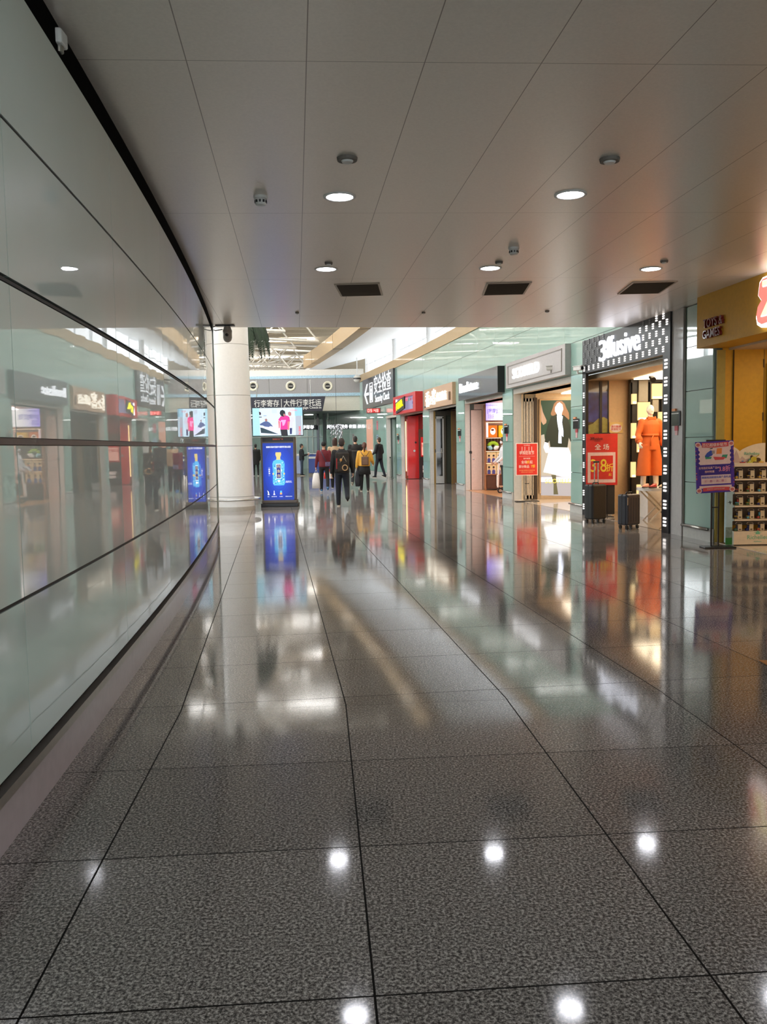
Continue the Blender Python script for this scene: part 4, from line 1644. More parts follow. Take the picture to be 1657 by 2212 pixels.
    where = ('left end of the fourth shelf', 'beside the leftmost carton on the fourth shelf', 'behind the scooter rider on the fourth shelf', 'left end of the lowest shelf', 'beside the leftmost carton on the lowest shelf', 'behind the scooter rider on the lowest shelf')
    for zi in (1, 0):
        for i, px in enumerate((1051.5, 1061.5, 1073)):
            xa = wx(px, Yf)
            t = thing('photo_carton', 'cream picture carton, ' + where[k], 'box', (xa, Yf + .08, zs[zi] + (.03 if zi == 0 else 0)), group='picture cartons on the shelves')
            hh = .33
            MB().rbox(0, .16, 0, .15, 0, hh, .005).build('carton', PB, t)
            MB().prism([(.03, .0), (.13, .0), (.13, .1), (.11, .14), (.05, .14), (.03, .1)], -.003, 0).build('print_shirt', mat('print_blue', C(70, 70, 140), rough=.5), t)
            MB().prism(ngon(.08, .19, .03, .04, 14), -.004, 0).build('print_head', mat('print_skin', C(200, 150, 120), rough=.5), t)
            MB().prism(ngon(.08, .22, .035, .03, 14), -.005, -.001).build('print_hair', BLACK, t)
            k += 1


travel_shop()


def brown_shop():
    Y = 33.22
    GO = mat('gold_frame', C(150, 118, 62), rough=.35, metal=.4)
    BR = mat('brown_panel', C(132, 98, 62), rough=.45)
    t = thing('shuttered_entrance', 'closed brown entrance with gold frame, dark panels and brown side panel', 'entrance', (wx(937, Y), Y, 0))
    X_ = lambda px: wx(px, Y) - wx(937, Y)
    for a, b, mt, nm in ((937, 941, GO, 'gold_frame'), (959, 963.5, mat('olive_dark', C(62, 52, 34), rough=.4), 'dark_post'), (974.5, 977, GO, 'gold_strip'), (977, 991, BR, 'brown_panel')):
        MB().box(X_(a), X_(b), -.06, 0, 0, 2.78).build(nm, mt, t)
    MB().box(X_(941), X_(975), -.05, 0, 2.62, 2.78).build('top_rail', mat('olive_dark', C(62, 52, 34), rough=.4), t)
    MB().box(X_(963.5), X_(974.5), -.03, 0, .03, 2.62).build('fixed_glass', mat('dark_green_glass', C(66, 70, 62), rough=.06, coat=.8), t)
    MB().rbox(X_(939.2), X_(941), -.09, -.06, 1.2, 1.33, .01).build('latch_box', BLACK, t)
    w = wx(959, Y) - wx(941, Y)
    SLV = mat('door_silver', C(176, 172, 166), rough=.3, metal=.5)
    X2 = Matrix.Translation((X_(941), -.01, 0))
    lf = MB().box(0, w, -.04, 0, .02, .3, X2).box(w - .06, w, -.04, 0, .3, 2.56, X2).box(0, .04, -.04, 0, .3, 2.56, X2).box(0, w, -.04, 0, 2.5, 2.58, X2).build('glass_door', SLV, t)
    MB().box(.04, w - .06, -.03, -.01, .3, 2.5, X2).build('glass', mat('smoked_glass', C(40, 38, 38), rough=.05, coat=.8), lf)
    MB().box(.0, w - .06, -.06, -.04, 1.19, 1.22, X2).build('push_bar', SLV, lf)
    MB().path([(w - .1, -.04, 1.02), (w - .1, -.09, 1.04), (w - .1, -.09, 1.34), (w - .1, -.04, 1.36)], .013, 8, X=X2).build('pull_handle', SLV, lf)


brown_shop()


def red_shop():
    Y = 38.4
    X0 = wx(875, Y)
    t = thing('red_entrance_panel', 'red lacquer door panel and glowing yellow strip of the red snack shop', 'entrance', (X0, Y, 0))
    X_ = lambda px: wx(px, Y) - X0
    MB().box(X_(881), X_(904.5), -.08, 0, .02, 2.78).build('red_panel', REDW, t)
    MB().box(X_(875), X_(881), -.05, 0, .02, 2.78).build('strip_backing', mat('brown_red', C(140, 60, 30), rough=.4), t)
    MB().box(X_(876.2), X_(878), -.07, -.05, .35, 2.55).build('light_strip', lit('warm_strip', (1, .72, .3, 1), 2.2), t)
    MB().box(X_(878.6), X_(881), -.07, -.05, .15, 2.65).build('pink_edge', mat('pink_edge', C(226, 130, 130), rough=.4), t)
    MB().tube((X_(898), -.08, 1.62), (X_(898), -.1, 1.62), .045, n=14).build('door_viewer', BLACK, t)
    MB().tube((X_(895), -.08, 1.25), (X_(895), -.1, 1.25), .05, n=14).build('lock', STEEL, t)
    t = thing('snack_cabinet', 'dark display cabinet with red boards just inside the red snack shop', 'cabinet', (wx(905.5, 37.9), 37.9, 0))
    MB().box(0, 1.4, 0, .4, 0, .95).build('base', mat('cabinet_dark', C(38, 18, 20), rough=.4), t)
    MB().box(0, 1.4, .3, .4, .95, 2.2).build('back', mat('cabinet_brown', C(70, 46, 34), rough=.5), t)
    MB().rbox(.08, .6, .22, .27, .98, 1.85, .02).build('red_board', REDW, t)
    MB().rbox(.12, .5, .19, .22, 1.05, 1.6, .02).build('pink_board', lit('pink_board', C(240, 170, 150), .7), t)
    text('特产', .16, mt=REDW, parent=t, loc=(.26, .185, 1.45), ext=.002)
    MB().box(.15, .4, -.01, 0, .3, .42).box(.15, .4, -.01, 0, .45, .6).build('white_labels', WP, t)
    # stanchion in the recess and a painted reflection strip on the glass wall
    p = floor_at(852, 1037)
    Y2 = 39.6
    x = wx(852, Y2)
    t = thing('barrier_post', 'thin steel barrier post standing in the dark green recess', 'post', (x - .2, Y2 + .1, 0))
    MB().loft([(0, 0, 0, .15, .15), (0, 0, .02, .14, .14), (0, 0, .05, .03, .03)], 18).build('base', STEEL, t)
    MB().tube((0, 0, .05), (0, 0, .92), .022, n=12).build('pole', STEEL, t)
    MB().tube((0, 0, .92), (0, 0, .98), .03, n=12).build('cap', BLACK, t)
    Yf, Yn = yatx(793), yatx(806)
    t, Wd = fthing('painted_reflection', 'tall peach strip painted as a reflection on the glass wall beyond the red clock', 'painted reflection', Yf, Yn)
    MB().box(0, Wd, -.02, -.001, .95, 2.9).build('reflection_sheet', lit('peach_reflection', C(238, 176, 148), .45), t)  # glowing peach sheet: a reflection in the glass put into colour
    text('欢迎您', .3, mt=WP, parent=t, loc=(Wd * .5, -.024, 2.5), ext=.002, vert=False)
    Yf, Yn = yatx(825), yatx(831)
    for px0, px1, z0, z1, mt, lab in ((762, 766, 1.3, 2.2, WP, 'upright white paper notice on the glass wall left of the peach painted reflection'), (814, 818, 1.75, 2.05, mat('blue_white_note', C(150, 170, 190), rough=.5), 'small blue printed notice on the glass wall above the man in the black suit'), (814.5, 817.5, 2.3, 2.75, mat('red_note', C(200, 110, 120), rough=.5), 'small red notice high on the glass wall right of the peach painted reflection')):
        Yf, Yn = yatx(px0), yatx(px1)
        t, Wd = fthing('wall_notice', lab, 'notice', Yf, Yn)
        MB().box(0, Wd, -.008, -.001, z0, z1).build('sheet', mt, t)
        MB().box(Wd * .15, Wd * .85, -.010, -.008, z1 - .1, z1 - .06).build('print_line', DGREY, t)


red_shop()


def notices():
    for k, (px0, px1, zt, zb, zt2, lab) in enumerate(((1457, 1474, 1.97, 1.74, 1.62, 'black notice with red tag on the pale pier right of the black shop front'),
                                                 (1240.5, 1252, 2.0, 1.79, 1.63, 'black notice with red tag on the glass pier beside the large red sale board'),
                                                 (1091.5, 1099.5, 2.0, 1.77, 1.6, 'black notice with red tag on the glass pier beside the scooter rider'),
                                                 (991, 997, 2.0, 1.78, 1.62, 'black notice with red tag on the glass pier right of the closed brown shop'),
                                                 (859, 863, 1.98, 1.75, 1.6, 'black notice on the furthest glass pier left of the red shop'))):
        Yf, Yn = yatx(px0), yatx(px1)
        t, Wd = fthing('notice_holder', lab, 'notice', Yf, Yn, group='notice holders on the piers')
        off = -.03 if k == 0 else 0
        MB().rbox(0, Wd, off - .03, off - .001, zb, zt, .008).build('plate', BLACKG, t)
        MB().box(.01, Wd - .01, off - .032, off - .03, zt - .045, zt - .03).build('white_line', WHITEP, t)
        MB().box(.02, Wd * .5, off - .031, off - .001, zt, zt + .04).build('orange_corner', mat('orange_tab', C(226, 150, 100), rough=.5), t)
        MB().box(Wd * .3, Wd * .72, off - .012, off - .001, zb - .08, zb - .002).build('red_tag', mat('red_tag', C(176, 50, 60), rough=.4), t)
        MB().box(Wd * .36, Wd * .66, off - .011, off - .001, zt2 - .03, zb - .08).build('pink_tag', mat('pink_tag', C(220, 170, 170), rough=.5), t)


notices()


def cctv():
    for (px, py, rz, col, lab) in ((1190, 796, .9, C(188, 184, 176), 'pale bullet camera on an arm in front of the grey shop sign'), (1248, 797, .5, C(228, 226, 222), 'white bullet camera with dark front beside the black studded sign')):
        Y = yatx(px + 20) - .1
        p = at(px, py, yatx(px) - .45)
        t = thing('bullet_camera', lab, 'security camera', (p.x, p.y, p.z), rz)
        MM = mat('cam_%d' % px, col, rough=.4)
        MB().rbox(-.045, .045, -.14, .1, -.035, .05, .02).build('body', MM, t)
        MB().box(-.055, .055, -.17, .1, .05, .062).build('sun_hood', MM, t)
        MB().tube((0, -.14, .005), (0, -.15, .005), .038, n=16).build('lens', BLACKG, t)
        arm = MB().tube((0, 0, -.035), (0, 0, -.09), .02).tube((0, 0, -.085), (.36, .12, -.07), .017)
        arm.build('arm', MM, t)
        MB().path([(.03, .1, .03), (.12, .12, .05), (.24, .13, .02), (.34, .13, -.05)], .006, 6).build('cable', WHITEP, t)


cctv()


def effusive():
    Y = 18.44
    # painted door leaf at the far side
    t = thing('painted_glass_door', 'dark framed glass leaf painted with blue sky and olive hill behind the sale board', 'door', (wx(1271, Y), Y, 0))
    X_ = lambda px: wx(px, Y) - wx(1271, Y)
    w = X_(1314)
    DB_ = mat('dark_bronze_frame', C(40, 32, 26), rough=.35)
    MB().box(-.1, w, -.02, 0, 0, 2.78).build('glass', mat('painted_ground', C(52, 44, 36), rough=.12, coat=.6), t)
    MB().box(-.1, w, -.026, -.02, wz(912, Y, 1290), wz(846, Y, 1290)).build('painted_sky', mat('painted_blue', C(32, 60, 150), rough=.15, coat=.6, var=.4, vscale=6), t)
    MB().box(-.1, w, -.026, -.02, wz(846, Y, 1290), wz(815, Y, 1290)).build('painted_brown', mat('painted_brown', C(100, 76, 46), rough=.15, coat=.6, var=.3, vscale=5), t)
    z0, zc = wz(950, Y, 1290), wz(905, Y, 1290)
    MB().prism([(-.1, z0), (w, z0), (w, zc - .02), (w * .75, zc + .04), (w * .45, zc), (w * .2, zc - .1), (-.1, zc - .16)], -.03, -.026).build('painted_hill', mat('painted_olive', C(146, 146, 84), rough=.2, coat=.5, var=.15), t)
    MB().box(X_(1294), X_(1299), -.06, -.02, 0, 2.78).build('stile', DB_, t)
    MB().box(w - .02, w, -.05, -.02, 0, 2.78).build('edge_stile', DB_, t)
    # sticker on the wall
    xa, xb = wx(1317, Y), wx(1346, Y)
    za, zb = wz(935, Y, 1330), wz(912, Y, 1330)
    t = thing('wall_sticker', 'cream sticker with red lettering on the tan wall right of the large red sale board', 'sticker', (xa, Y + .045, 0))
    MB().box(0, xb - xa, -.012, 0, za, zb).build('sheet', mat('sticker_gold', C(232, 196, 120), rough=.5), t)
    MB().prism(ngon((xb - xa) / 2, (za + zb) / 2 - .01, .125, .09, 20), -.016, -.012).build('white_oval', WP, t)
    text('请勿触摸\n谢谢配合', .055, mt=RP, parent=t, loc=((xb - xa) / 2, -.018, (za + zb) / 2 - .01), ext=.001, bold=.02)
    # dark display unit with glowing panels
    Y = 18.2
    X0 = wx(1363, Y)
    t = thing('panel_display', 'black display wall carrying staggered glowing cream panels behind the mannequin', 'display', (X0, Y, 0))
    X_ = lambda px: wx(px, Y) - X0
    zt = wz(815, Y, 1400)
    MB().box(0, X_(1500), .1, .22, .0, zt).build('black_back', BLACK, t)
    MB().box(0, X_(1500), .02, .1, zt - .1, zt).build('top_rail', BLACK, t)
    for a, b in ((1366, 1377), (1404, 1408), (1429, 1434), (1460, 1464)):
        MB().box(X_(a), X_(b), .02, .1, 0, zt - .1).build('upright', BLACK, t)
    WL = lit('cream_glow', C(248, 206, 140), .95)
    GL = mat('grey_panel', C(150, 144, 130), rough=.4)
    HOT = lit('hot_edge', (1, .86, .5, 1), 3.2)
    for a, b, c, d, on in ((1364.5, 1374, 851, 873, 1), (1378, 1398, 822, 868, 0), (1377, 1403, 869, 908, 1), (1407, 1429, 829, 862, 1), (1364, 1373.5, 914, 947, 1), (1376, 1388, 955, 977, 1), (1364, 1373, 998, 1031, 1), (1422, 1432, 890, 930, 1), (1408, 1421, 864, 890, 0), (1432.5, 1441, 852, 892, 1), (1376, 1391, 1047, 1080, 1), (1445, 1460, 870, 920, 1)):
        z1, z0 = wz(c, Y, a), wz(d, Y, a)
        MB().rbox(X_(a), X_(b), -.04, .06, z0, z1, .006).build('glowing_panel' if on else 'grey_panel', WL if on else GL, t)
        if on:
            MB().box(X_(a) + .01, X_(b) - .01, -.043, -.04, z0 + .01, z0 + .05).build('light_edge', HOT, t)
    MB().box(X_(1358), X_(1376), -.05, .02, 0.08, .27).build('plinth_box', mat('cream_box', C(240, 214, 180), rough=.4), t)
    # white display plinth with mannequin
    px_, py_ = 5.42, 16.95
    t = thing('display_plinth', 'white box plinth standing behind the round shoe table', 'plinth', (px_, py_, 0))
    MB().rbox(-.3, .5, -.3, .3, 0, .56, .012).build('body', mat('plinth_white', C(236, 226, 214), rough=.4), t)
    MB().box(-.305, .505, -.305, .305, .56, .575).build('top', mat('plinth_white', C(236, 226, 214), rough=.4), t)
    # round shoe table
    t = thing('round_table', 'round white table with crossed metal legs holding shoes', 'table', (5.19, 16.15, 0))
    MB().tube((0, 0, .585), (0, 0, .64), .42, n=40).build('tabletop', mat('table_white', C(236, 232, 226), rough=.3, coat=.4), t)
    for s_ in (0, 1):
        for q in (-1, 1):
            a = Vector((-.32 * q, (-.2 if s_ == 0 else .2), .585))
            b = Vector((.25 * q, (-.2 if s_ == 0 else .2), .0))
            MB().tube(a, b, .02, n=4, smooth=False).build('leg', STEEL if q > 0 else mat('white_leg', C(220, 218, 210), rough=.4), t)
    # shoes: each one a thing
    def shoe(x, y, rz, mt, mi, lab, tilt=0):
        t = thing('shoe', lab, 'shoe', (x, y, .642), rz, group=None)
        MB().loft([(0, 0, 0, .038, .12), (0, 0, .008, .04, .122), (0, 0, .016, .038, .12)], 20).build('sole', BLACK, t)
        MB().loft([(0, 0, .016, .037, .118), (0, .005, .04, .035, .11), (0, .03, .055, .03, .075), (0, .06, .07, .025, .045)], 20).build('upper', mt, t)
        MB().tube((0, .085, 0.001), (0, .095, .03), .012, .025).build('heel', BLACK, t)
        MB().loft([(0, .05, .068, .02, .04), (0, .05, .073, .018, .036)], 14).build('insole', mi, t)
    RS = mat('red_leather', C(170, 24, 28), rough=.3)
    BG = mat('beige_leather', C(222, 196, 160), rough=.35)
    RO = mat('rose_fabric', C(216, 150, 130), rough=.6)
    shoe(4.88, 16.0, -.8, RO, BG, 'rose coloured flower trimmed shoe at the left edge of the round table')
    shoe(4.97, 15.85, -.9, RS, BG, 'bright red flat shoe at the front left of the round table')
    shoe(5.06, 16.1, -.7, RS, BLACK, 'dark red pointed shoe in the middle of the round table')
    shoe(5.18, 15.95, -.8, BG, BG, 'beige flat shoe leaning to the right on the round table')
    shoe(5.29, 15.85, -.6, mat('black_leather', C(30, 26, 26), rough=.3), BG, 'black flat shoe near the right of the round table')
    shoe(5.40, 16.1, -.8, mat('brown_leather', C(140, 90, 60), rough=.35), BG, 'brown flat shoe at the far right of the round table')
    # white jug on the floor
    p = at(1320, 1105, 17.9)
    t = thing('water_jug', 'white plastic jug standing on the floor against the tan wall', 'jug', (p.x, 18.1, 0))
    MB().loft([(0, 0, .005, .08, .08), (0, 0, .02, .09, .09), (0, 0, .06, .075, .075), (0, 0, .22, .065, .065), (0, 0, .27, .05, .05)], 20).build('body', WHITEP, t)
    MB().loft([(0, 0, 0.0, .11, .09), (0, 0, .03, .11, .09)], 20).build('base', BLACK, t)
    MB().path([(.05, 0, .25), (.12, 0, .22), (.12, 0, .12), (.07, 0, .08)], .012, 8).build('handle', WHITEP, t)
    # ceiling spot lights in the shop
    for i, (x, y) in enumerate(((5.25, 16.9), (5.45, 16.6), (5.7, 16.95))):
        t = thing('spotlight', 'black ceiling spotlight inside the clothes shop above the mannequin, ' + ('left', 'middle', 'right')[i] + ' one of three', 'spotlight', (x, y, 2.8), group='black spotlights in the clothes shop')
        MB().box(-.02, .02, -.02, .02, -.05, 0).build('mount', BLACK, t)
        MB().tube((0, 0, -.05), (0, -.14, -.12), .05, .055, n=16).build('head', BLACK, t)
    l = bpy.data.lights.new('mannequin_spot', 'SPOT')
    l.energy = 40
    l.spot_size = .8
    l.color = (1, .84, .6)
    l.shadow_soft_size = .06
    o = bpy.data.objects.new('mannequin_spot', l)
    COL.objects.link(o)
    o.location = (5.1, 15.6, 2.7)
    d = Vector((5.3, 16.9, 1.6)) - Vector((5.1, 15.6, 2.7))
    o.rotation_euler = d.to_track_quat('-Z', 'Y').to_euler()


effusive()


def toy_shop():
    # door in the yellow wall
    Y = 12.6
    X0 = wx(1583, Y)
    t = thing('yellow_door', 'tall flush yellow door with dark joints in the toy shop wall', 'door', (X0, Y, 0))
    w = wx(1646, Y) - X0
    zt = wz(751, Y, 1610)
    MB().box(-.012, w + .012, -.004, 0, 0.0, zt + .012).build('door_gap', mat('dark_gap', C(60, 40, 14), rough=.6), t)
    MB().box(0, w, -.016, -.004, .01, zt).build('door_leaf', YELW, t)
    for z in (wz(785, Y, 1640), wz(900, Y, 1640)):
        MB().tube((w, -.018, z - .06), (w, -.018, z + .06), .01).build('hinge', mat('brown_hinge', C(90, 60, 20), rough=.4), t)
    # dark stocked shelving deeper in the shop
    t = thing('toy_shelf', 'dark shelving full of pink and red toys at the right edge behind the yellow door', 'shelf', (wx(1652, 12.55), 12.55, 0))
    MB().box(.04, 1.6, 0, .04, 0, 2.6).build('back', mat('dark_shelf', C(40, 24, 20), rough=.5), t)
    for z in (.5, .95, 1.35, 1.75, 2.15):
        MB().box(.04, 1.6, -.11, 0, z, z + .02).build('shelf_board', WHITEP, t)
    rnd = random.Random(9)
    for z in (.97, 1.37, 1.77, 2.17):
        for i in range(4):
            c = rnd.choice([C(226, 120, 120), C(120, 70, 60), C(170, 60, 60), C(90, 70, 90)])
            o = MB().rbox(0, .1, -.1, 0, 0, rnd.uniform(.15, .28), .012).build('toy_box', M('toy_%d' % (i + int(z * 10)), c, rough=.5))
            o.location = (wx(1652, 12.5) + .08 + i * .13, 12.545, z)
            tag(o, 'small coloured toy box on the dark shelving behind the yellow door', 'toy box', 'toy boxes on the dark shelving')
    # display rack with five rows of hanging toys
    Y = 12.13
    xa, xb = wx(1588, Y), wx(1588, Y) + 1.0
    W_ = xb - xa
    x_, = (xa,)
    CRM = mat('rack_cream', C(238, 216, 184), rough=.45)
    DG = mat('rack_grey', C(112, 98, 84), rough=.5)
    t = thing('display_rack', 'cream toy display rack with a scalloped header and five rows of hanging toys', 'display rack', (xa, Y, 0))
    ztop = wz(1000, Y, 1620)
    D = .30
    zbase = wz(1148, Y, 1600)
    MB().box(0, W_, .02, D, 0.02, zbase).build('base_box', CRM, t)
    MB().box(-.0, W_, .0, .02, .02, zbase).build('base_front', CRM, t)
    MB().box(0, W_, .0, D, 0, .02).build('kick', BLACK, t)
    text('Richelieu', .085, mt=mat('mint_print', C(120, 190, 150), rough=.5), parent=t, loc=(.34, -.002, .12), ext=.001, bold=.01)
    text('玩具', .03, mt=mat('mint_print', C(120, 190, 150), rough=.5), parent=t, loc=(.58, -.002, .115), ext=.001)
    text('AUSTRALIA', .022, mt=mat('mint_print', C(120, 190, 150), rough=.5), parent=t, loc=(.34, -.002, .06), ext=.001)
    MB().prism([(.30, .165), (.38, .165), (.36, .185), (.40, .19), (.355, .2), (.34, .225), (.325, .2), (.28, .19), (.32, .185)], -.003, 0).build('leaf_emblem', mat('mint_print', C(120, 190, 150), rough=.5), t)
    MB().box(0, W_, D - .03, D, .27, ztop).build('back_panel', DG, t)
    MB().box(-.01, W_, -.02, D, ztop - .05, ztop).build('top_board', CRM, t)
    rowz = [wz(y, Y, 1600) for y in (1174 - 27.5, 1121.5, 1092, 1063.5, 1034)]
    rowz = [wz(y, Y, 1600) for y in (1148, 1122, 1092.5, 1063.5, 1034.5)]
    for z in rowz[1:]:
        MB().box(-.0, W_, -.02, D - .03, z - .02, z).build('shelf_board', CRM, t)
    # side panel with scooped front edge
    side = MB()
    pts = [(D, .02), (D, ztop), (.0, ztop)]
    zz = [ztop - .05] + sorted(rowz, reverse=True)
    for i in range(5):
        zu, zd = zz[i] - .02, zz[i + 1]
        for k in range(9):
            a = PI * k / 8
            pts.append((0.0 + .1 * math.sin(a), zu + (zd - zu) * (1 - math.cos(a)) / 2))
    pts += [(.0, .02)]
    Xs = Matrix(((0, 1, 0, 0), (1, 0, 0, 0), (0, 0, 1, 0), (0, 0, 0, 1)))
    mbs = MB()
    n = len(pts)
    vs = [(-.02, p[0], p[1]) for p in pts] + [(0, p[0], p[1]) for p in pts]
    fs = [tuple(range(n)), tuple(range(2 * n - 1, n - 1, -1))] + [(i, (i + 1) % n, (i + 1) % n + n, i + n) for i in range(n)]
    mbs.add(vs, fs)
    mbs.build('side_panel', mat('side_print_blue', C(190, 212, 214), rough=.5), t)
    # printed sky-blue left wing with plane emblems and green foot
    xw = wx(1571, Y) - xa
    MB().box(xw, -.022, .0, .02, .27, ztop - .35).build('blue_wing', mat('wing_blue', C(176, 204, 208), rough=.5), t)
    MB().box(xw, -.022, .0, .02, .12, .27).build('road_print', mat('wing_grey', C(120, 140, 130), rough=.5, var=.3, vscale=30), t)
    MB().box(xw, -.022, .0, .02, .02, .12).build('grass_print', mat('wing_green', C(40, 120, 50), rough=.5), t)
    for z in (.62, .82):
        pl = [(-.035, 0), (-.01, .008), (0, .03), (.008, .008), (.035, .012), (.012, -.004), (.006, -.03), (-.006, -.004)]
        MB().prism([(xw * .55 + x, z + y) for x, y in pl][::-1], -.003, 0).build('plane_print', mat('print_dark', C(50, 60, 60), rough=.5), t)
    # scalloped header
    zh = ztop
    xr = wx(1652, Y + .2) - xa
    pts = [(-.03, zh), (xr, zh), (xr, wz(957, Y, 1640))]
    for (cx, top, half) in (((wx(1652, Y) - xa), wz(957, Y), .26), ((wx(1575, Y) - xa), wz(962, Y), .22)):
        pass
    c2, h2 = xr, wz(957, Y, 1640)
    valley = wx(1610, Y) - xa
    zv = wz(975, Y, 1610)
    for k in range(1, 9):
        a = k / 8
        pts.append((c2 + (valley - c2) * a, zv + (h2 - zv) * math.cos(a * PI / 2) ** .8))
    h1 = wz(963, Y, 1580)
    for k in range(1, 9):
        a = k / 8
        pts.append((valley + (-.03 - valley) * a, zv + (h1 - zv) * math.sin(a * PI / 2) ** .8))
    MB().prism(pts, .18, .2).build('header_board', CRM, t)
    text('Richelieu', .06, mt=mat('mint_print', C(120, 190, 150), rough=.5), parent=t, loc=(wx(1636, Y) - xa, .176, wz(980, Y, 1636)), ext=.001, bold=.01)
    tw = [(.0, .0), (.3, .0), (.3, .04), (.24, .06), (.2, .05), (.16, .09), (.13, .05), (.1, .14), (.085, .18), (.07, .14), (.05, .05), (.02, .06)]
    MB().prism([(x * 1.1 + .0, z + zh) for x, z in tw], .174, .18).build('skyline_print', mat('skyline_print', C(206, 176, 160), rough=.5), t)
    # hanging toys: one card pack per hook, all copies of two prototypes
    protos = []
    CARD = mat('card_cream', C(226, 206, 168), rough=.5)
    rnd = random.Random(4)
    colsT = [C(40, 50, 110), C(190, 70, 60), C(200, 160, 60), C(70, 110, 70), C(90, 160, 180), C(60, 50, 60)]
    order = ('first', 'second', 'third', 'fourth', 'fifth', 'sixth')
    rown = ('bottom', 'fourth', 'third', 'second', 'top')
    for r in range(5):
        zu = (ztop - .05 if r == 4 else rowz[r + 1] - .02)
        zl = rowz[r]
        for c in range(6):
            x = xa + .09 + c * .158 + rnd.uniform(-.008, .008)
            t = thing('hanging_toy', 'hanging wooden toy with a cream card label, %s from the left in the %s row' % (order[c], rown[r]), 'toy', (x, Y + .05, zl + .005), group='hanging toys on the cream rack')
            h = min(.165, zu - zl - .03)
            MB().box(-.012, .045, -.012, -.008, .0, h * .78).build('card', CARD, t)
            MB().prism(ngon(.017, h * .16, .018, .01, 12), -.0135, -.012).build('card_picture', mat('card_print', C(96, 76, 50), rough=.5), t)
            MB().path([(.045 * math.cos(a), -.004, h * .86 + .018 * math.sin(a)) for a in [2 * PI * i / 14 for i in range(14)]], .0035, 6, closed=True).build('hanger_ring', STEEL, t)
            k = rnd.randrange(6)
            MB().rbox(-.05, .055, .0, .045, 0, h * .3, .01).build('toy_body', M('toywood%d' % k, colsT[k], rough=.4), t)
            k = rnd.randrange(6)
            MB().rbox(-.03, .03, .005, .04, h * .3, h * .62, .01).build('toy_top', M('toywood%d' % k, colsT[k], rough=.4), t)
            k = rnd.randrange(6)
            MB().tube((-.035, -.003, h * .12), (-.035, .048, h * .12), .018, n=12).build('wheel', M('toywood%d' % k, colsT[k], rough=.4), t)
    # small toys on top of the rack
    for i, (px, c, lab) in enumerate(((1608, C(170, 50, 50), 'small red toy boat with a blue top on top of the cream rack'), (1624, C(196, 190, 70), 'small yellow toy boat on top of the cream rack'), (1636, C(110, 80, 50), 'small brown toy boat in front of the yellow tractor on the rack'), (1648, C(220, 170, 80), 'small orange toy boat at the right end of the rack top'))):
        t = thing('toy_boat', lab, 'toy', (wx(px, Y), Y + .05, ztop), 0)
        MB().prism([(-.03, 0), (.03, 0), (.042, .016), (-.042, .016)], -.012, .012).build('hull', M('hull%d' % i, c, rough=.4), t)
        MB().box(-.012, .012, -.008, .008, .016, .034).build('cabin', mat('cabin%d' % i, C(110, 150, 190) if i == 0 else C(220, 214, 120), rough=.4), t)
    t = thing('toy_tractor', 'yellow and brown wooden toy tractor on top of the cream rack', 'toy', (wx(1637, Y), Y + .12, ztop))
    YW_ = mat('toy_yellow', C(214, 190, 60), rough=.4)
    BRW = mat('toy_brown', C(90, 64, 40), rough=.4)
    MB().tube((-.01, -.02, .045), (-.01, .02, .045), .042, n=20).build('big_wheel', YW_, t)
    MB().tube((.06, -.02, .035), (.06, .02, .035), .032, n=20).build('rear_wheel', BRW, t)
    MB().tube((-.05, -.015, .03), (-.05, .015, .03), .026, n=16).build('front_wheel', mat('toy_teal', C(90, 150, 130), rough=.4), t)
    MB().box(-.05, .06, -.012, .012, .045, .07).build('chassis', BRW, t)
    MB().ball((-.03, 0, .085), .02).build('driver', BRW, t)
    MB().tube((.02, 0, .07), (.075, 0, .11), .006).build('lever', YW_, t)


toy_shop()


# ---------------------------------------------------------------- round column
def column():
    cx, cy = -3.62, 20.9
    t = thing('round_column', 'thick white round column rising past the ceiling edge, with a steel bumper ring at its foot', 'column', (cx, cy, 0))
    CM = mat('column_cladding', C(226, 222, 216), rough=.35, coat=.15, var=.02)
    zs = [.0, .34, 1.55, 2.75, 3.95, 5.2, 6.6, 8.0, 9.8]
    r = lambda z: .49 - .012 * z
    for a, b in zip(zs[:-1], zs[1:]):
        MB().tube((0, 0, a + .004), (0, 0, b - .004), r(a), r(b), n=48).build('cladding_drum', CM, t)
    MB().tube((0, 0, 0), (0, 0, 9.8), .38, n=32).build('core', DGREY, t)
    ring = MB().path([(.62 * math.cos(a), .62 * math.sin(a), .27) for a in [2 * PI * i / 40 for i in range(40)]], .026, 10, closed=True)
    ring.build('bumper_ring', STEEL, t)
    for i in range(6):
        a = 2 * PI * i / 6 + .3
        MB().tube((.46 * math.cos(a), .46 * math.sin(a), .27), (.62 * math.cos(a), .62 * math.sin(a), .27), .014).build('ring_bracket', STEEL, t)
    MB().tube((0, 0, 0), (0, 0, .1), .505, n=48).build('foot_ring', mat('column_foot', C(180, 172, 160), rough=.3, coat=.4), t)


column()


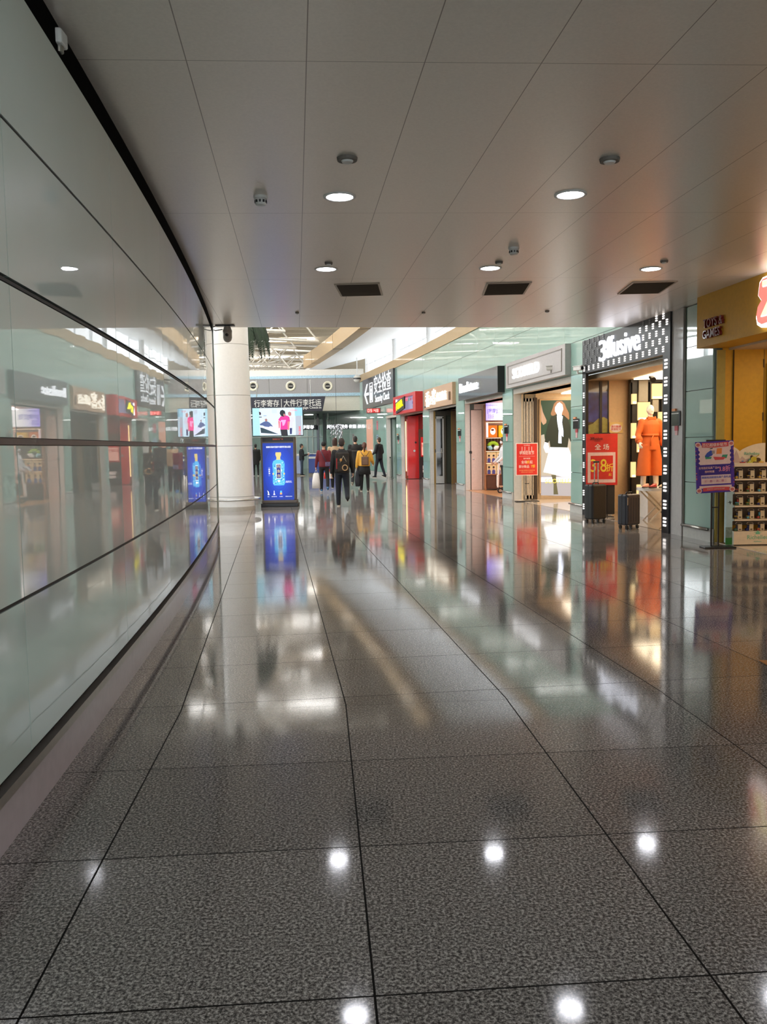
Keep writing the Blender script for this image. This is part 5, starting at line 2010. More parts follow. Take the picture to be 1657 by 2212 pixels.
# ---------------------------------------------------------------- advertising kiosk and television
def kiosk():
    Y = 21.8
    xa, xb = wx(565, Y, 1040), wx(640, Y, 1040)
    w = xb - xa
    ztop = wz(944, Y, 600)
    t = thing('advertising_kiosk', 'upright advertising kiosk with a glowing blue bottle poster beside the column', 'kiosk', (xa, Y, 0))
    FR = mat('kiosk_bronze', C(92, 82, 74), rough=.35, metal=.4)
    MB().rbox(-.02, w + .05, -.1, .32, 0, .09, .02).build('base', BLACK, t)
    MB().rbox(.0, w + .02, -.04, .26, .09, .17, .02).build('base_step', FR, t)
    MB().rbox(0, w, .0, .22, .17, ztop, .03).build('cabinet', FR, t)
    MB().box(.05, w - .05, -.008, .0, wz(954, Y, 600), ztop - .02).build('header_panel', BLACK, t)
    text('首都航空广告', .045, mt=lit('orange_header', C(200, 80, 50), .5), parent=t, loc=(w * .5, -.012, (wz(954, Y, 600) + ztop) / 2), ext=.001)
    z0, z1 = wz(1082, Y, 600), wz(957, Y, 600)
    n = 9
    x0, x1 = .05, w - .06
    W_ = x1 - x0
    H_ = z1 - z0
    MB().box(x0, x1, -.008, 0, z0, z1).build('lit_print', lit('deep_blue_print', C(12, 52, 158), .8), t)
    # soft glow of the print around the bottle: nested lighter ovals belonging to the artwork
    for k, (rx, rz, c) in enumerate(((.40, .49, C(15, 53, 175)), (.36, .45, C(16, 57, 180)), (.32, .41, C(18, 62, 186)), (.28, .36, C(21, 68, 192)), (.24, .31, C(25, 76, 199)), (.20, .26, C(30, 86, 206)))):
        MB().prism(ngon(x0 + W_ * .52, z0 + H_ * .5, rx * W_ * 1.2, rz * H_ * .95, 40), -.0090 - k * .0006, -.008).build('print_oval', lit('oval%d' % k, c, .8), t)
    LB = lit('bottle_blue', C(84, 176, 232), 1.0)
    DBl = lit('bottle_navy', C(20, 30, 130), .9)
    GO = lit('bottle_gold', C(214, 190, 120), .95)
    WT = lit('print_white', (.95, .97, 1, 1), 1.1)
    cx = x0 + W_ * .51
    def zf(f): return z0 + H_ * f
    bt = []
    body = [(-.20, .34), (-.195, .30), (-.16, .27), (.16, .27), (.195, .30), (.20, .34), (.185, .50), (.20, .64), (.17, .69), (.08, .715), (-.08, .715), (-.17, .69), (-.20, .64), (-.185, .50)]
    MB().prism([(cx + x * W_, zf(z)) for x, z in body], -.016, -.008).build('bottle_body', LB, t)
    MB().prism([(cx + x * W_, zf(z)) for x, z in [(-.07, .71), (.07, .71), (.06, .75), (.095, .80), (.085, .84), (-.085, .84), (-.095, .80), (-.06, .75)]], -.016, -.008).build('bottle_cap', GO, t)
    rnd = random.Random(5)
    for i in range(64):
        f = rnd.uniform(.30, .66)
        x = rnd.uniform(-.18, .18)
        if abs(x) < .085 and .36 < f < .66:
            continue
        s_ = rnd.uniform(.008, .016)
        MB().prism(ngon(cx + x * W_, zf(f), s_, s_ * rnd.uniform(.5, 1.4), 6), -.0175, -.016).build('bottle_scroll', lit('scroll_a', C(36, 90, 190), .9) if i % 2 else lit('scroll_b', C(190, 226, 244), 1), t)
    MB().box(cx - .078 * W_, cx + .078 * W_, -.0195, -.016, zf(.385), zf(.64)).build('label_border', WT, t)
    MB().box(cx - .068 * W_, cx + .068 * W_, -.021, -.0195, zf(.395), zf(.63)).build('bottle_label', DBl, t)
    for k, ch in enumerate('钓鱼台'):
        text(ch, .085, name='label_character', mt=GO, parent=t, loc=(cx, -.022, zf(.59 - k * .078)), ext=.001, bold=.02)
    MB().prism(ngon(cx, zf(.345), .035, .03, 8), -.02, -.016).build('white_seal', WT, t)
    for s_ in (-1, 1):
        MB().prism(ngon(cx + s_ * .18 * W_, zf(.47), .02, .028, 10), -.02, -.016).build('gold_mask', GO, t)
    text('首都机场旅客服务专属尊享酒业品鉴', .05, mt=WT, parent=t, loc=(x0 + W_ * .52, -.012, zf(.93)), ext=.001, bold=.02, sx=.78)
    for k, ch in enumerate('(国宴酒)'):
        text(ch if k not in (0, 4) else '—', .045, name='side_character', mt=WT, parent=t, loc=(x0 + W_ * .2, -.012, zf(.58 - k * .035)), ext=.001)
    text('净含量 500ml\n酒精度 53%vol', .026, name='small_lettering', mt=WT, parent=t, loc=(x0 + W_ * .83, -.012, zf(.33)), ext=.001)
    # row of small icons at the foot
    def ic(name, pts, mt, cxx, f, s_):
        MB().prism([(x0 + W_ * cxx + x * s_, zf(f) + z * s_) for x, z in pts], -.011, -.008).build(name, mt, t)
    ic('trophy_print', [(-.3, 0), (.5, 0), (.4, .3), (.3, .5), (.25, 1.2), (.0, 1.6), (-.5, 1.9), (-.2, 1.4), (-.1, .5)], WT, .15, .105, .06)
    ic('trophy_print', [(-.4, 0), (.4, 0), (.25, .5), (.1, .7), (.15, 1.5), (.05, 1.8), (-.1, 1.8), (-.15, 1.4), (-.1, .7), (-.25, .5)], WT, .345, .105, .06)
    ic('gift_print', [(-.45, 0), (.45, 0), (.45, .8), (-.45, .8)], lit('gift_orange', C(216, 160, 100), .9), .57, .11, .06)
    ic('gift_lid_print', [(-.4, .8), (.4, .8), (.4, 1.6), (-.4, 1.6)], LB, .57, .11, .06)
    for q, s_ in ((.15, '金奖'), (.345, '国际烈酒大赛'), (.57, '礼盒套装'), (.82, '详情咨询 400热线')):
        text(s_, .022, name='small_lettering', mt=WT, parent=t, loc=(x0 + W_ * q, -.011, zf(.075)), ext=.001)
    # television
    za, zb = wz(942, Y, 600), wz(880, Y, 600)
    xl, xr = wx(545.5, Y, 910), wx(655, Y, 910)
    t = thing('television', 'wide screen television showing people in pink shirts, fixed on top of the kiosk', 'television', (xl, Y - .02, 0))
    w = xr - xl
    h = zb - za
    MB().rbox(0, w, -.03, .04, za, zb, .01).build('bezel', BLACK, t)
    MB().box(w * .3, w * .7, .0401, .16, za + .1, zb - .2).build('rear_housing', BLACK, t)
    def P(u, v):   # picture coordinates in the crop used for reading the screen
        return (.012 + (w - .024) * u, zb - .014 - (h - .03) * v)
    def pr(name, pts, col, d, s_=1.0, key=None):
        q = [P(*p) for p in pts]
        MB().prism(q[::-1], -.032 - d, -.0305).build(name, lit(key or ('tv_' + name), col, s_), t)
    def rect(name, u0, u1, v0, v1, col, d, s_=1.0, key=None):
        pr(name, [(u0, v0), (u1, v0), (u1, v1), (u0, v1)], col, d, s_, key)
    rect('picture_ground', 0, 1, 0, 1, C(196, 222, 240), .001)
    rect('picture_wall', 0, .14, 0, 1, C(160, 206, 222), .0015)
    rect('picture_curtain', .85, 1, 0, .3, C(140, 190, 214), .0015)
    rect('picture_screen', .86, .98, .3, 1, C(160, 168, 182), .0018)
    rect('picture_notice', .39, .49, .05, .19, C(186, 200, 220), .002)
    pr('picture_plant', [(.13, .13), (.16, .14), (.175, .2), (.16, .26), (.135, .24)], C(60, 44, 60), .002)
    rect('picture_plaque', .13, .185, .31, .34, C(30, 40, 60), .002)
    rect('picture_caption', .22, .28, .27, .29, C(100, 130, 160), .002)
    pr('picture_bed', [(.15, .68), (.35, .62), (.54, .62), (.54, .96), (.3, .98), (.15, .9)], C(222, 228, 250), .002)
    pr('picture_bed_shadow', [(.15, .70), (.2, .72), (.52, .96), (.16, .90)], C(40, 60, 70), .0025)
    pr('picture_quilt', [(.2, .70), (.5, .68), (.54, .94)], C(214, 214, 244), .003)
    pr('picture_patient', [(.14, .58), (.22, .5), (.28, .47), (.34, .53), (.41, .68), (.35, .66), (.32, .69), (.24, .67), (.2, .63), (.15, .62)], C(72, 88, 134), .003)
    pr('picture_patient_head', [(.245, .4), (.28, .38), (.3, .44), (.28, .49), (.25, .48)], C(150, 104, 100), .0035)
    pr('picture_trousers', [(.55, .78), (.69, .78), (.70, 1.0), (.57, 1.0)], C(22, 18, 26), .003)
    pr('picture_pink_shirt', [(.51, .44), (.56, .32), (.6, .28), (.69, .28), (.74, .34), (.75, .5), (.70, .52), (.70, .79), (.55, .79), (.56, .5)], C(226, 40, 130), .004, 1.1)
    pr('picture_arm', [(.70, .5), (.745, .5), (.73, .8), (.70, .82)], C(210, 110, 120), .0045)
    pr('picture_arm', [(.51, .46), (.55, .5), (.54, .74), (.52, .74)], C(210, 110, 120), .0045)
    pr('picture_hair', [(.545, .2), (.56, .11), (.6, .07), (.65, .12), (.66, .2), (.66, .3), (.62, .33), (.57, .29)], C(16, 16, 28), .005)
    pr('picture_face', [(.62, .22), (.65, .22), (.65, .30), (.625, .31)], C(190, 120, 120), .0055)
    pr('picture_shirt_print', [(.57, .44), (.67, .44), (.66, .52), (.63, .64), (.6, .66), (.59, .52), (.56, .5)], C(244, 150, 200), .0052)
    pr('picture_grey_shirt', [(.755, .32), (.82, .34), (.84, .5), (.8, .56), (.8, .74), (.745, .74), (.745, .5)], C(196, 196, 214), .0035)
    pr('picture_second_head', [(.71, .18), (.74, .14), (.78, .18), (.78, .27), (.75, .31), (.72, .28)], C(170, 116, 116), .004)
    pr('picture_jeans', [(.74, .74), (.79, .74), (.78, .96), (.74, .96)], C(30, 36, 90), .0035)
    text('YOUKU', .05, mt=lit('tv_red', C(230, 40, 50), 1), parent=t, loc=(P(.83, .1)[0], -.036, P(.83, .1)[1]), ext=.001, bold=.02)
    o = text('宣传片', .08, mt=lit('tv_red', C(230, 40, 50), 1), parent=t, loc=(P(.94, .85)[0], -.036, P(.94, .85)[1]), ext=.001, bold=.02, vert=True, sx=.8)


kiosk()


# ---------------------------------------------------------------- palm behind the column
def palm():
    t = thing('palm_tree', 'indoor palm with drooping feathery fronds, its crown seen right of the column top', 'palm', (-3.95, 23.6, 0))
    LF = mat('palm_green', C(30, 52, 30), rough=.6, var=.2, vscale=6)
    TR = mat('palm_trunk', C(110, 88, 64), rough=.8, var=.25, vscale=14)
    MB().path([(0, 0, 0), (.03, 0, 1.2), (0, .02, 2.6), (.02, 0, 4.0), (.0, 0, 5.15)], [.16, .13, .12, .11, .10], 14).build('trunk', TR, t)
    MB().tube((0, 0, 0), (0, 0, .45), .3, .36, n=24).build('planter', mat('planter_grey', C(120, 118, 112), rough=.5), t)
    rnd = random.Random(11)
    for k in range(13):
        az = 2 * PI * k / 13 + rnd.uniform(-.15, .15)
        if k == 0:
            az = -.35
        rise = rnd.uniform(.1, .4)
        Lf = 1.55
        mb = MB()
        pts = []
        for i in range(15):
            s_ = i / 14
            r = Lf * (s_ - .32 * s_ ** 2.6)
            z = rise * math.sin(min(1, s_ * 1.6) * PI / 2) - 1.4 * s_ ** 2.1
            pts.append(Vector((r * math.cos(az), r * math.sin(az), 5.1 + z)))
        mb.path(pts, [.02 - .016 * i / 14 for i in range(15)], 5)
        side = Vector((-math.sin(az), math.cos(az), 0))
        for i in range(1, 44):
            f = i / 44 * 14
            a = int(f)
            p = pts[a].lerp(pts[min(a + 1, 14)], f - a)
            d = (pts[min(a + 1, 14)] - pts[a]).normalized()
            ll = .5 * math.sin(PI * min(1, .15 + i / 50)) + .08
            for sg in (-1, 1):
                tip = p + (side * sg * .5 + d * .55 + Vector((0, 0, -.75))) * ll
                mid = p + (side * sg * .45 + d * .35 + Vector((0, 0, -.12))) * ll * .55
                wv = d * .024
                mb.add([p - wv, p + wv, mid + wv * 1.2, tip, mid - wv * 1.2], [(0, 1, 2, 3, 4)])
        mb.build('frond', LF, t)


palm()

# ---------------------------------------------------------------- far counter and bay fittings
def bay():
    Y = 45.8
    xa, xb = wx(667, Y, 1000), wx(738, Y, 1000)
    t = thing('service_counter', 'blue service counter with a white band behind the walking travellers', 'counter', (xa, Y, 0))
    w = xb - xa
    zt = wz(979.5, Y, 690)
    MB().box(0, w, 0, .6, .12, zt - .03).build('blue_body', mat('counter_blue', C(24, 62, 150), rough=.35, coat=.3), t)
    MB().box(0, w, -.01, 0, wz(990.5, Y, 690), wz(986, Y, 690)).build('white_band', WHITEP, t)
    MB().tube((w * .32, -.012, wz(988, Y)), (w * .32, -.02, wz(988, Y)), .06, n=14).build('gold_emblem', mat('gold_dot', C(190, 150, 60), rough=.4), t)
    MB().rbox(-.03, w + .03, -.05, .65, zt - .03, zt, .01).build('countertop', WHITEP, t)
    MB().box(0, w, .05, .55, 0, .12).build('plinth', mat('counter_plinth', C(150, 142, 130), rough=.5), t)
    xa2, xb2 = wx(600, Y, 1000), wx(652, Y, 1000)
    t = thing('service_counter', 'pale blue angled counter desk just right of the kiosk', 'counter', (xa2, Y - .1, 0), rz=-.02)
    w2 = xb2 - xa2
    MB().box(0, w2, 0, .6, .1, zt - .06).build('pale_body', mat('counter_pale', C(150, 164, 196), rough=.35, coat=.3), t)
    MB().box(0, w2, -.01, 0, wz(985, Y, 640), zt - .06).build('white_band', WHITEP, t)
    MB().rbox(-.03, w2 + .03, -.05, .65, zt - .06, zt - .02, .01).build('countertop', WHITEP, t)
    MB().box(0, w2, .05, .55, 0, .1).build('plinth', mat('counter_plinth', C(150, 142, 130), rough=.5), t)
    # overhead black signs
    GLW = lit('glow_text', (.96, .98, 1, 1), 3)
    Y2 = 51.5
    for px0, px1, py0, py1, s_, p0, p1, lab in ((648, 684, 918.5, 928.5, '行李寄存', 653, 669, 'black overhead sign with white glowing text just right of the television'), (705, 757, 917.5, 927.5, '问讯处 服务中心', 722, 753, 'black overhead sign with white glowing text above the man with the backpack')):
        xa, xb = wx(px0, Y2, py0), wx(px1, Y2, py0)
        t = thing('overhead_sign', lab, 'sign', (xa, Y2, 0))
        z1, z0 = wz(py0, Y2, px0), wz(py1, Y2, px0)
        MB().rbox(0, xb - xa, 0, .12, z0, z1, .01).build('sign_panel', mat('night_blue', C(16, 18, 34), rough=.4), t)
        o = text(s_, .24, mt=GLW, parent=t, loc=((wx(p0, Y2, py0) + wx(p1, Y2, py0)) / 2 - xa, -.01, (z0 + z1) / 2), ext=.004, bold=.03)
        for q in (.1, xb - xa - .1):
            MB().tube((q, .06, z1), (q, .06, 3.47), .015).build('hanger', STEEL, t)
    # silver strips shaped to stand in for a glare reflection
    x = wx(727, 44.5, 940)
    t = thing('glare_strips', 'bunch of silver strips added for a glare reflection before the black overhead sign', 'glare stand-in', (x, 44.6, 0))
    FO = mat('glare_silver', C(210, 212, 220), rough=.12, metal=.95, bump=.6, bscale=9)
    rnd = random.Random(2)
    MB().tube((0, 0, wz(919, 44.5, 727)), (0, 0, 5.2), .008).build('cord', BLACK, t)
    for i in range(11):
        xx = rnd.uniform(-.28, .3)
        yy = rnd.uniform(-.15, .15)
        zt_ = wz(916 + rnd.uniform(0, 8), 44.5, 727)
        zl = wz(930 + rnd.uniform(8, 26), 44.5, 727)
        pts = [(xx * .3, yy * .3, wz(917, 44.5, 727))] + [(xx + .03 * math.sin(k * 2.1 + i), yy + .03 * math.cos(k * 1.7 + i), zt_ + (zl - zt_) * k / 9) for k in range(10)]
        MB().path(pts, .022, 5).build('glare_strip', FO, t)
    # dome camera on the corner of the grey fascia
    p = at(771.5, 818, 46)
    t = thing('globe_camera', 'round white globe camera hanging on a rod where grey fascia meets the glass wall', 'security camera', (p.x, 46, p.z))
    MB().ball((0, 0, 0), .2, .2, .21, n=22, k=14).build('globe', mat('globe_white', C(216, 214, 206), rough=.3), t)
    MB().tube((0, 0, -.04), (0, 0, .04), .206, n=24).build('equator_ring', DGREY, t)
    MB().tube((0, 0, .2), (0, 0, 1.1), .025).build('rod', WHITEP, t)


bay()


# ---------------------------------------------------------------- people
def bake(mb, vox, smooth=6):
    """weld overlapping limbs into one continuous surface"""
    me = mb.mesh('tmp')
    o = bpy.data.objects.new('tmp', me)
    COL.objects.link(o)
    r = o.modifiers.new('r', 'REMESH')
    r.mode = 'VOXEL'
    r.voxel_size = vox
    r.use_smooth_shade = True
    if smooth:
        sm = o.modifiers.new('s', 'SMOOTH')
        sm.factor = .5
        sm.iterations = smooth
    dg = bpy.context.evaluated_depsgraph_get()
    out = bpy.data.meshes.new_from_object(o.evaluated_get(dg))
    bpy.data.objects.remove(o)
    bpy.data.meshes.remove(me)
    return out


def part(name, me, mt, parent):
    me.name = name
    me.materials.clear()
    me.materials.append(mt)
    o = bpy.data.objects.new(name, me)
    COL.objects.link(o)
    o.parent = parent
    return o


SKIN = mat('skin', C(206, 160, 132), rough=.5)
R_ = math.radians


def limb(o, L1, L2, a, b, ab, side):
    """two-bone chain: a swings forward, b bends the second bone (sign given), ab spreads outwards"""
    d1 = Vector((side * math.sin(ab), math.sin(a) * math.cos(ab), -math.cos(a) * math.cos(ab)))
    p1 = o + d1 * L1
    d2 = Vector((side * math.sin(ab) * .6, math.sin(b), -math.cos(b)))
    d2.normalize()
    return p1, p1 + d2 * L2, d2


def hand(mb, wrist, d, side, curl=.5, s=1.0):
    d = d.normalized()
    inn = Vector((-side, 0, 0))
    fwd = Vector((0, 1, 0))
    fwd = (fwd - d * fwd.dot(d)).normalized()
    inn = (inn - d * inn.dot(d) - fwd * inn.dot(fwd)).normalized()
    pe = wrist + d * .085 * s
    for q in (-.026, -.009, .009, .026):
        mb.cap(wrist + fwd * q * .5, pe + fwd * q, .017 * s, .014 * s, 8)
    for q, L in ((-.030, .058), (-.010, .075), (.010, .080), (.030, .070)):
        a = pe + fwd * q * s
        d2 = (d * math.cos(curl) + inn * math.sin(curl)).normalized()
        m_ = a + d2 * L * .55 * s
        d3 = (d * math.cos(curl * 2.2) + inn * math.sin(curl * 2.2)).normalized()
        mb.cap(a, m_, .0105 * s, .0095 * s, 8)
        mb.cap(m_, m_ + d3 * L * .5 * s, .0095 * s, .008 * s, 8)
    th = wrist + d * .03 * s + fwd * .026 * s
    t1 = th + (d * .6 + fwd * .7 + inn * .3).normalized() * .04 * s
    mb.cap(th, t1, .014 * s, .011 * s, 8)
    mb.cap(t1, t1 + (d * .9 + fwd * .15 + inn * .5).normalized() * .032 * s, .011 * s, .009 * s, 8)


def person(label, x, y, rz, h, top, bottom, shoes, hair, pose, hairkind='short', top_len=.0, skirt=None, bulk=1.0, vox=.013, skin=SKIN, coat_low=.86, name='person', cat='person', z=0.0, head_turn=0, face=True):
    k = h / 1.74
    t = thing(name, label, cat, (x, y, z), rz)
    T = lambda *p: Vector(p) * k
    lean = pose.get('lean', 0)
    # hips fixed by the standing leg
    HIP = .90
    legs = {}
    for side, key in ((-1, 'l'), (1, 'r')):
        a, b, ab = pose[key + 'leg']
        o = Vector((side * .088, 0, HIP))
        kn, an, d2 = limb(o, .43, .41, R_(a), R_(b), R_(ab), side)
        legs[key] = (o, kn, an, pose.get(key + 'foot', 0))
    low = min(l[2].z - (.075 if abs(l[3]) < 20 else .17) for l in legs.values())
    dz = -low
    sh = lambda v: Vector((v.x, v.y, v.z + dz)) * k
    hipz = HIP + dz
    ln = lambda zz: math.tan(R_(lean)) * (zz - .9)
    SZ = hipz + .50
    arms = {}
    for side, key in ((-1, 'l'), (1, 'r')):
        a, b, ab = pose[key + 'arm']
        o = Vector((side * .185, ln(1.4), SZ - .02))
        el, wr, d2 = limb(o, .28, .25, R_(a), R_(b), R_(ab), side)
        arms[key] = (o, el, wr, d2)
    HZ = SZ + .235
    hy = ln(1.62) + .01
    # ---- continuous body
    mb = MB()
    mb.loft([(0, 0, hipz - .09, .135, .10), (0, 0, hipz, .165, .115), (0, ln(1.05), hipz + .14, .135, .095), (0, ln(1.2), hipz + .3, .16, .11), (0, ln(1.35), hipz + .44, .185, .11), (0, ln(1.42), SZ, .13, .085), (0, ln(1.45), SZ + .04, .06, .06)], 18)
    mb.cap((0, ln(1.45), SZ - .02), (0, hy - .005, SZ + .12), .058, .052, 12)
    # head: skull, jaw, nose, lips, ears, brow
    mb.ball((0, hy, HZ), .074, .092, .105, n=20, k=14)
    mb.ball((0, hy + .03, HZ - .055), .056, .062, .062, n=16, k=10)
    mb.cap((0, hy + .088, HZ + .0), (0, hy + .108, HZ - .028), .008, .013, 8)
    mb.ball((0, hy + .088, HZ - .058), .022, .01, .008, n=10, k=6)
    mb.ball((0, hy + .076, HZ - .092), .022, .018, .016, n=10, k=6)
    for s_ in (-1, 1):
        mb.ball((s_ * .077, hy - .005, HZ - .012), .010, .020, .030, n=10, k=8)
        mb.ball((s_ * .03, hy + .082, HZ + .022), .02, .01, .007, n=8, k=6)
    for side, key in ((-1, 'l'), (1, 'r')):
        o, el, wr, d2 = arms[key]
        mb.ball(o, .055, n=12, k=8)
        mb.cap(o, el, .048, .038, 12)
        mb.cap(el, wr, .038, .026, 12)
        hand(mb, wr, d2, side, pose.get('curl', .55))
        o, kn, an, ft = legs[key]
        o, kn, an = [Vector((v.x, v.y, v.z + dz)) for v in (o, kn, an)]
        mb.cap(o, kn, .083, .055, 14)
        mb.cap(kn, kn.lerp(an, .4), .054, .056, 14)
        mb.cap(kn.lerp(an, .4), an, .056, .036, 14)
    mb.v = [v * k for v in mb.v]
    part('body', bake(mb, min(vox, .0095), 3), skin, t)
    # ---- face details
    if face:
        for s_ in (-1, 1):
            MB().ball(T(s_ * .029, hy + .084, HZ + .006), .0085 * k, n=8, k=6).build('eye', M('eye_dark', C(30, 24, 22), rough=.2), t)
        MB().ball(T(0, hy + .098, HZ - .058), .019 * k, .004 * k, .004 * k, n=8, k=6).build('mouth', M('lip', C(150, 86, 80), rough=.5), t)
    # ---- upper garment
    mb = MB()
    g = .022 * bulk
    zlow = coat_low + dz
    mb.loft([(0, 0, zlow - .0, .165 + g, .125 + g), (0, 0, hipz + .02, .168 + g, .125 + g), (0, ln(1.1), hipz + .16, .148 + g * 1.3, .11 + g * 1.2), (0, ln(1.2), hipz + .3, .165 + g, .122 + g), (0, ln(1.35), hipz + .43, .185 + g, .118 + g), (0, ln(1.42), SZ + .015, .135 + g, .09 + g), (0, ln(1.45), SZ + .06, .072, .07)], 20)
    for side, key in ((-1, 'l'), (1, 'r')):
        o, el, wr, d2 = arms[key]
        mb.ball(o, .062 + g * .7, n=12, k=8)
        mb.cap(o, el, .056 + g * .8, .046 + g * .7, 12)
        mb.cap(el, el.lerp(wr, .95), .046 + g * .7, .034 + g * .5, 12)
    mb.v = [v * k for v in mb.v]
    part('jacket' if bulk >= 1 else 'top', bake(mb, vox, 5), top, t)
    mb = MB().path([(math.cos(a) * .066, ln(1.45) + math.sin(a) * .064, SZ + .065 + .012 * math.sin(a)) for a in [2 * PI * i / 18 for i in range(18)]], .016, 8, closed=True)
    mb.v = [v * k for v in mb.v]
    mb.build('collar', top, t)
    # ---- lower garment
    mb = MB()
    mb.loft([(0, 0, hipz - .1, .15, .115), (0, 0, hipz, .174, .128), (0, 0, hipz + .1, .155, .115)], 18)
    for key in ('l', 'r'):
        o, kn, an, ft = legs[key]
        o, kn, an = [Vector((v.x, v.y, v.z + dz)) for v in (o, kn, an)]
        w_ = pose.get('leg_w', 1.0)
        mb.cap(o, kn, .095 * w_, .068 * w_, 14)
        mb.cap(kn, kn.lerp(an, .96), .068 * w_, .054 * w_, 14)
    mb.v = [v * k for v in mb.v]
    part('trousers' if not skirt else 'tights', bake(mb, vox, 4), bottom, t)
    if skirt:
        mb = MB().loft([(0, 0, hipz - .30, .215, .19), (0, 0, hipz - .12, .20, .16), (0, 0, hipz + .08, .168, .125)], 22)
        mb.v = [v * k for v in mb.v]
        mb.build('skirt', skirt, t)
    # ---- shoes
    for key in ('l', 'r'):
        o, kn, an, ft = legs[key]
        an = Vector((an.x, an.y, an.z + dz))
        A = Matrix.Translation(an * k) @ Matrix.Rotation(R_(-ft), 4, 'X') @ Matrix.Diagonal((k, k, k, 1))
        sm = MB().loft([(0, .055, -.078, .040, .125), (0, .055, -.068, .044, .13), (0, .055, -.055, .043, .128)], 18, X=A)
        um = MB().loft([(0, .055, -.056, .041, .124), (0, .05, -.035, .042, .118), (0, .03, -.012, .04, .088), (0, .0, .02, .042, .055), (0, -.005, .05, .04, .045)], 18, X=A)
        sm.build('shoe_sole', M('sole_pale', C(214, 206, 190), rough=.6), um.build('shoe', shoes, t))
    # ---- hair
    mb = MB()
    cz = HZ + .022
    if hairkind == 'cap':
        mb.ball((0, hy - .01, cz + .0), .086, .104, .1, n=20, k=12)
        mb.loft([(0, hy + .1, cz - .01, .06, .05), (0, hy + .1, cz + .002, .06, .05)], 16)
    else:
        grow = {'short': .008, 'thin': .003, 'bob': .016, 'pony': .012}[hairkind]
        mb.ball((0, hy - .012, cz), .074 + grow, .088 + grow, .094 + grow, n=20, k=12)
        mb.ball((0, hy - .04, HZ - .03), .066 + grow, .058 + grow, .075, n=16, k=10)
        if hairkind == 'bob':
            mb.loft([(0, hy - .035, HZ - .17, .07, .05), (0, hy - .03, HZ - .1, .09, .07), (0, hy - .02, HZ, .092, .085), (0, hy - .02, HZ + .05, .08, .08)], 18)
        if hairkind == 'pony':
            mb.path([(0, hy - .10, HZ + .05), (0, hy - .15, HZ - .02), (0, hy - .15, HZ - .12), (0, hy - .13, HZ - .24)], [.035, .045, .042, .015], 10)
    mb.v = [v * k for v in mb.v]
    part('hair' if hairkind != 'cap' else 'hat', bake(mb, .010, 3), hair, t)
    for key in ('l', 'r'):
        arms[key] = [Vector(v) * k for v in arms[key][:3]] + [arms[key][3]]
    return t, k, arms, dict(SZ=SZ * k, hip=hipz * k, HZ=HZ * k, hy=hy * k, ln=ln, dz=dz)


BKC = mat('black_cloth', C(20, 19, 20), rough=.8, var=.1)
NAVYJ = mat('dark_jeans', C(26, 30, 40), rough=.8, var=.12, vscale=30)
HAIRB = mat('black_hair', C(24, 20, 19), rough=.6)
HAIRBR = mat('brown_hair', C(58, 34, 26), rough=.6)
WALK = dict(lleg=(16, 8, 3), rleg=(-14, -38, 3), rfoot=-38, lfoot=8, larm=(-14, -2, 9), rarm=(14, 28, 9))


def world(t, v):
    return t.matrix_world @ Vector(v)


def paper_bag(label, t, wrist, d, mt, mt2=None, w=.3, h=.38, dp=.1):
    """a carrier bag hanging from a hand: its own thing"""
    p = world(t, wrist + Vector((0, 0, -.11)))
    b = thing('shopping_bag', label, 'bag', (p.x, p.y, p.z))
    MB().loft([(0, 0, -.07 - h, w * .52, dp * .6), (0, 0, -.07 - h * .5, w * .48, dp * .62), (0, 0, -.14, w * .36, dp * .35), (0, 0, -.08, w * .24, dp * .12)], 14).build('bag_body', mt, b)
    for s_ in (-1, 1):
        MB().path([(-w * .16, s_ * .01, -.09), (-w * .05, s_ * .006, .0), (w * .05, s_ * .006, .0), (w * .16, s_ * .01, -.09)], .007, 6).build('bag_handle', mt, b)
    if mt2:
        MB().box(-w * .02, w * .44, -dp * .66, -dp * .6, -.06 - h, -.16).build('bag_panel', mt2, b)
    return b


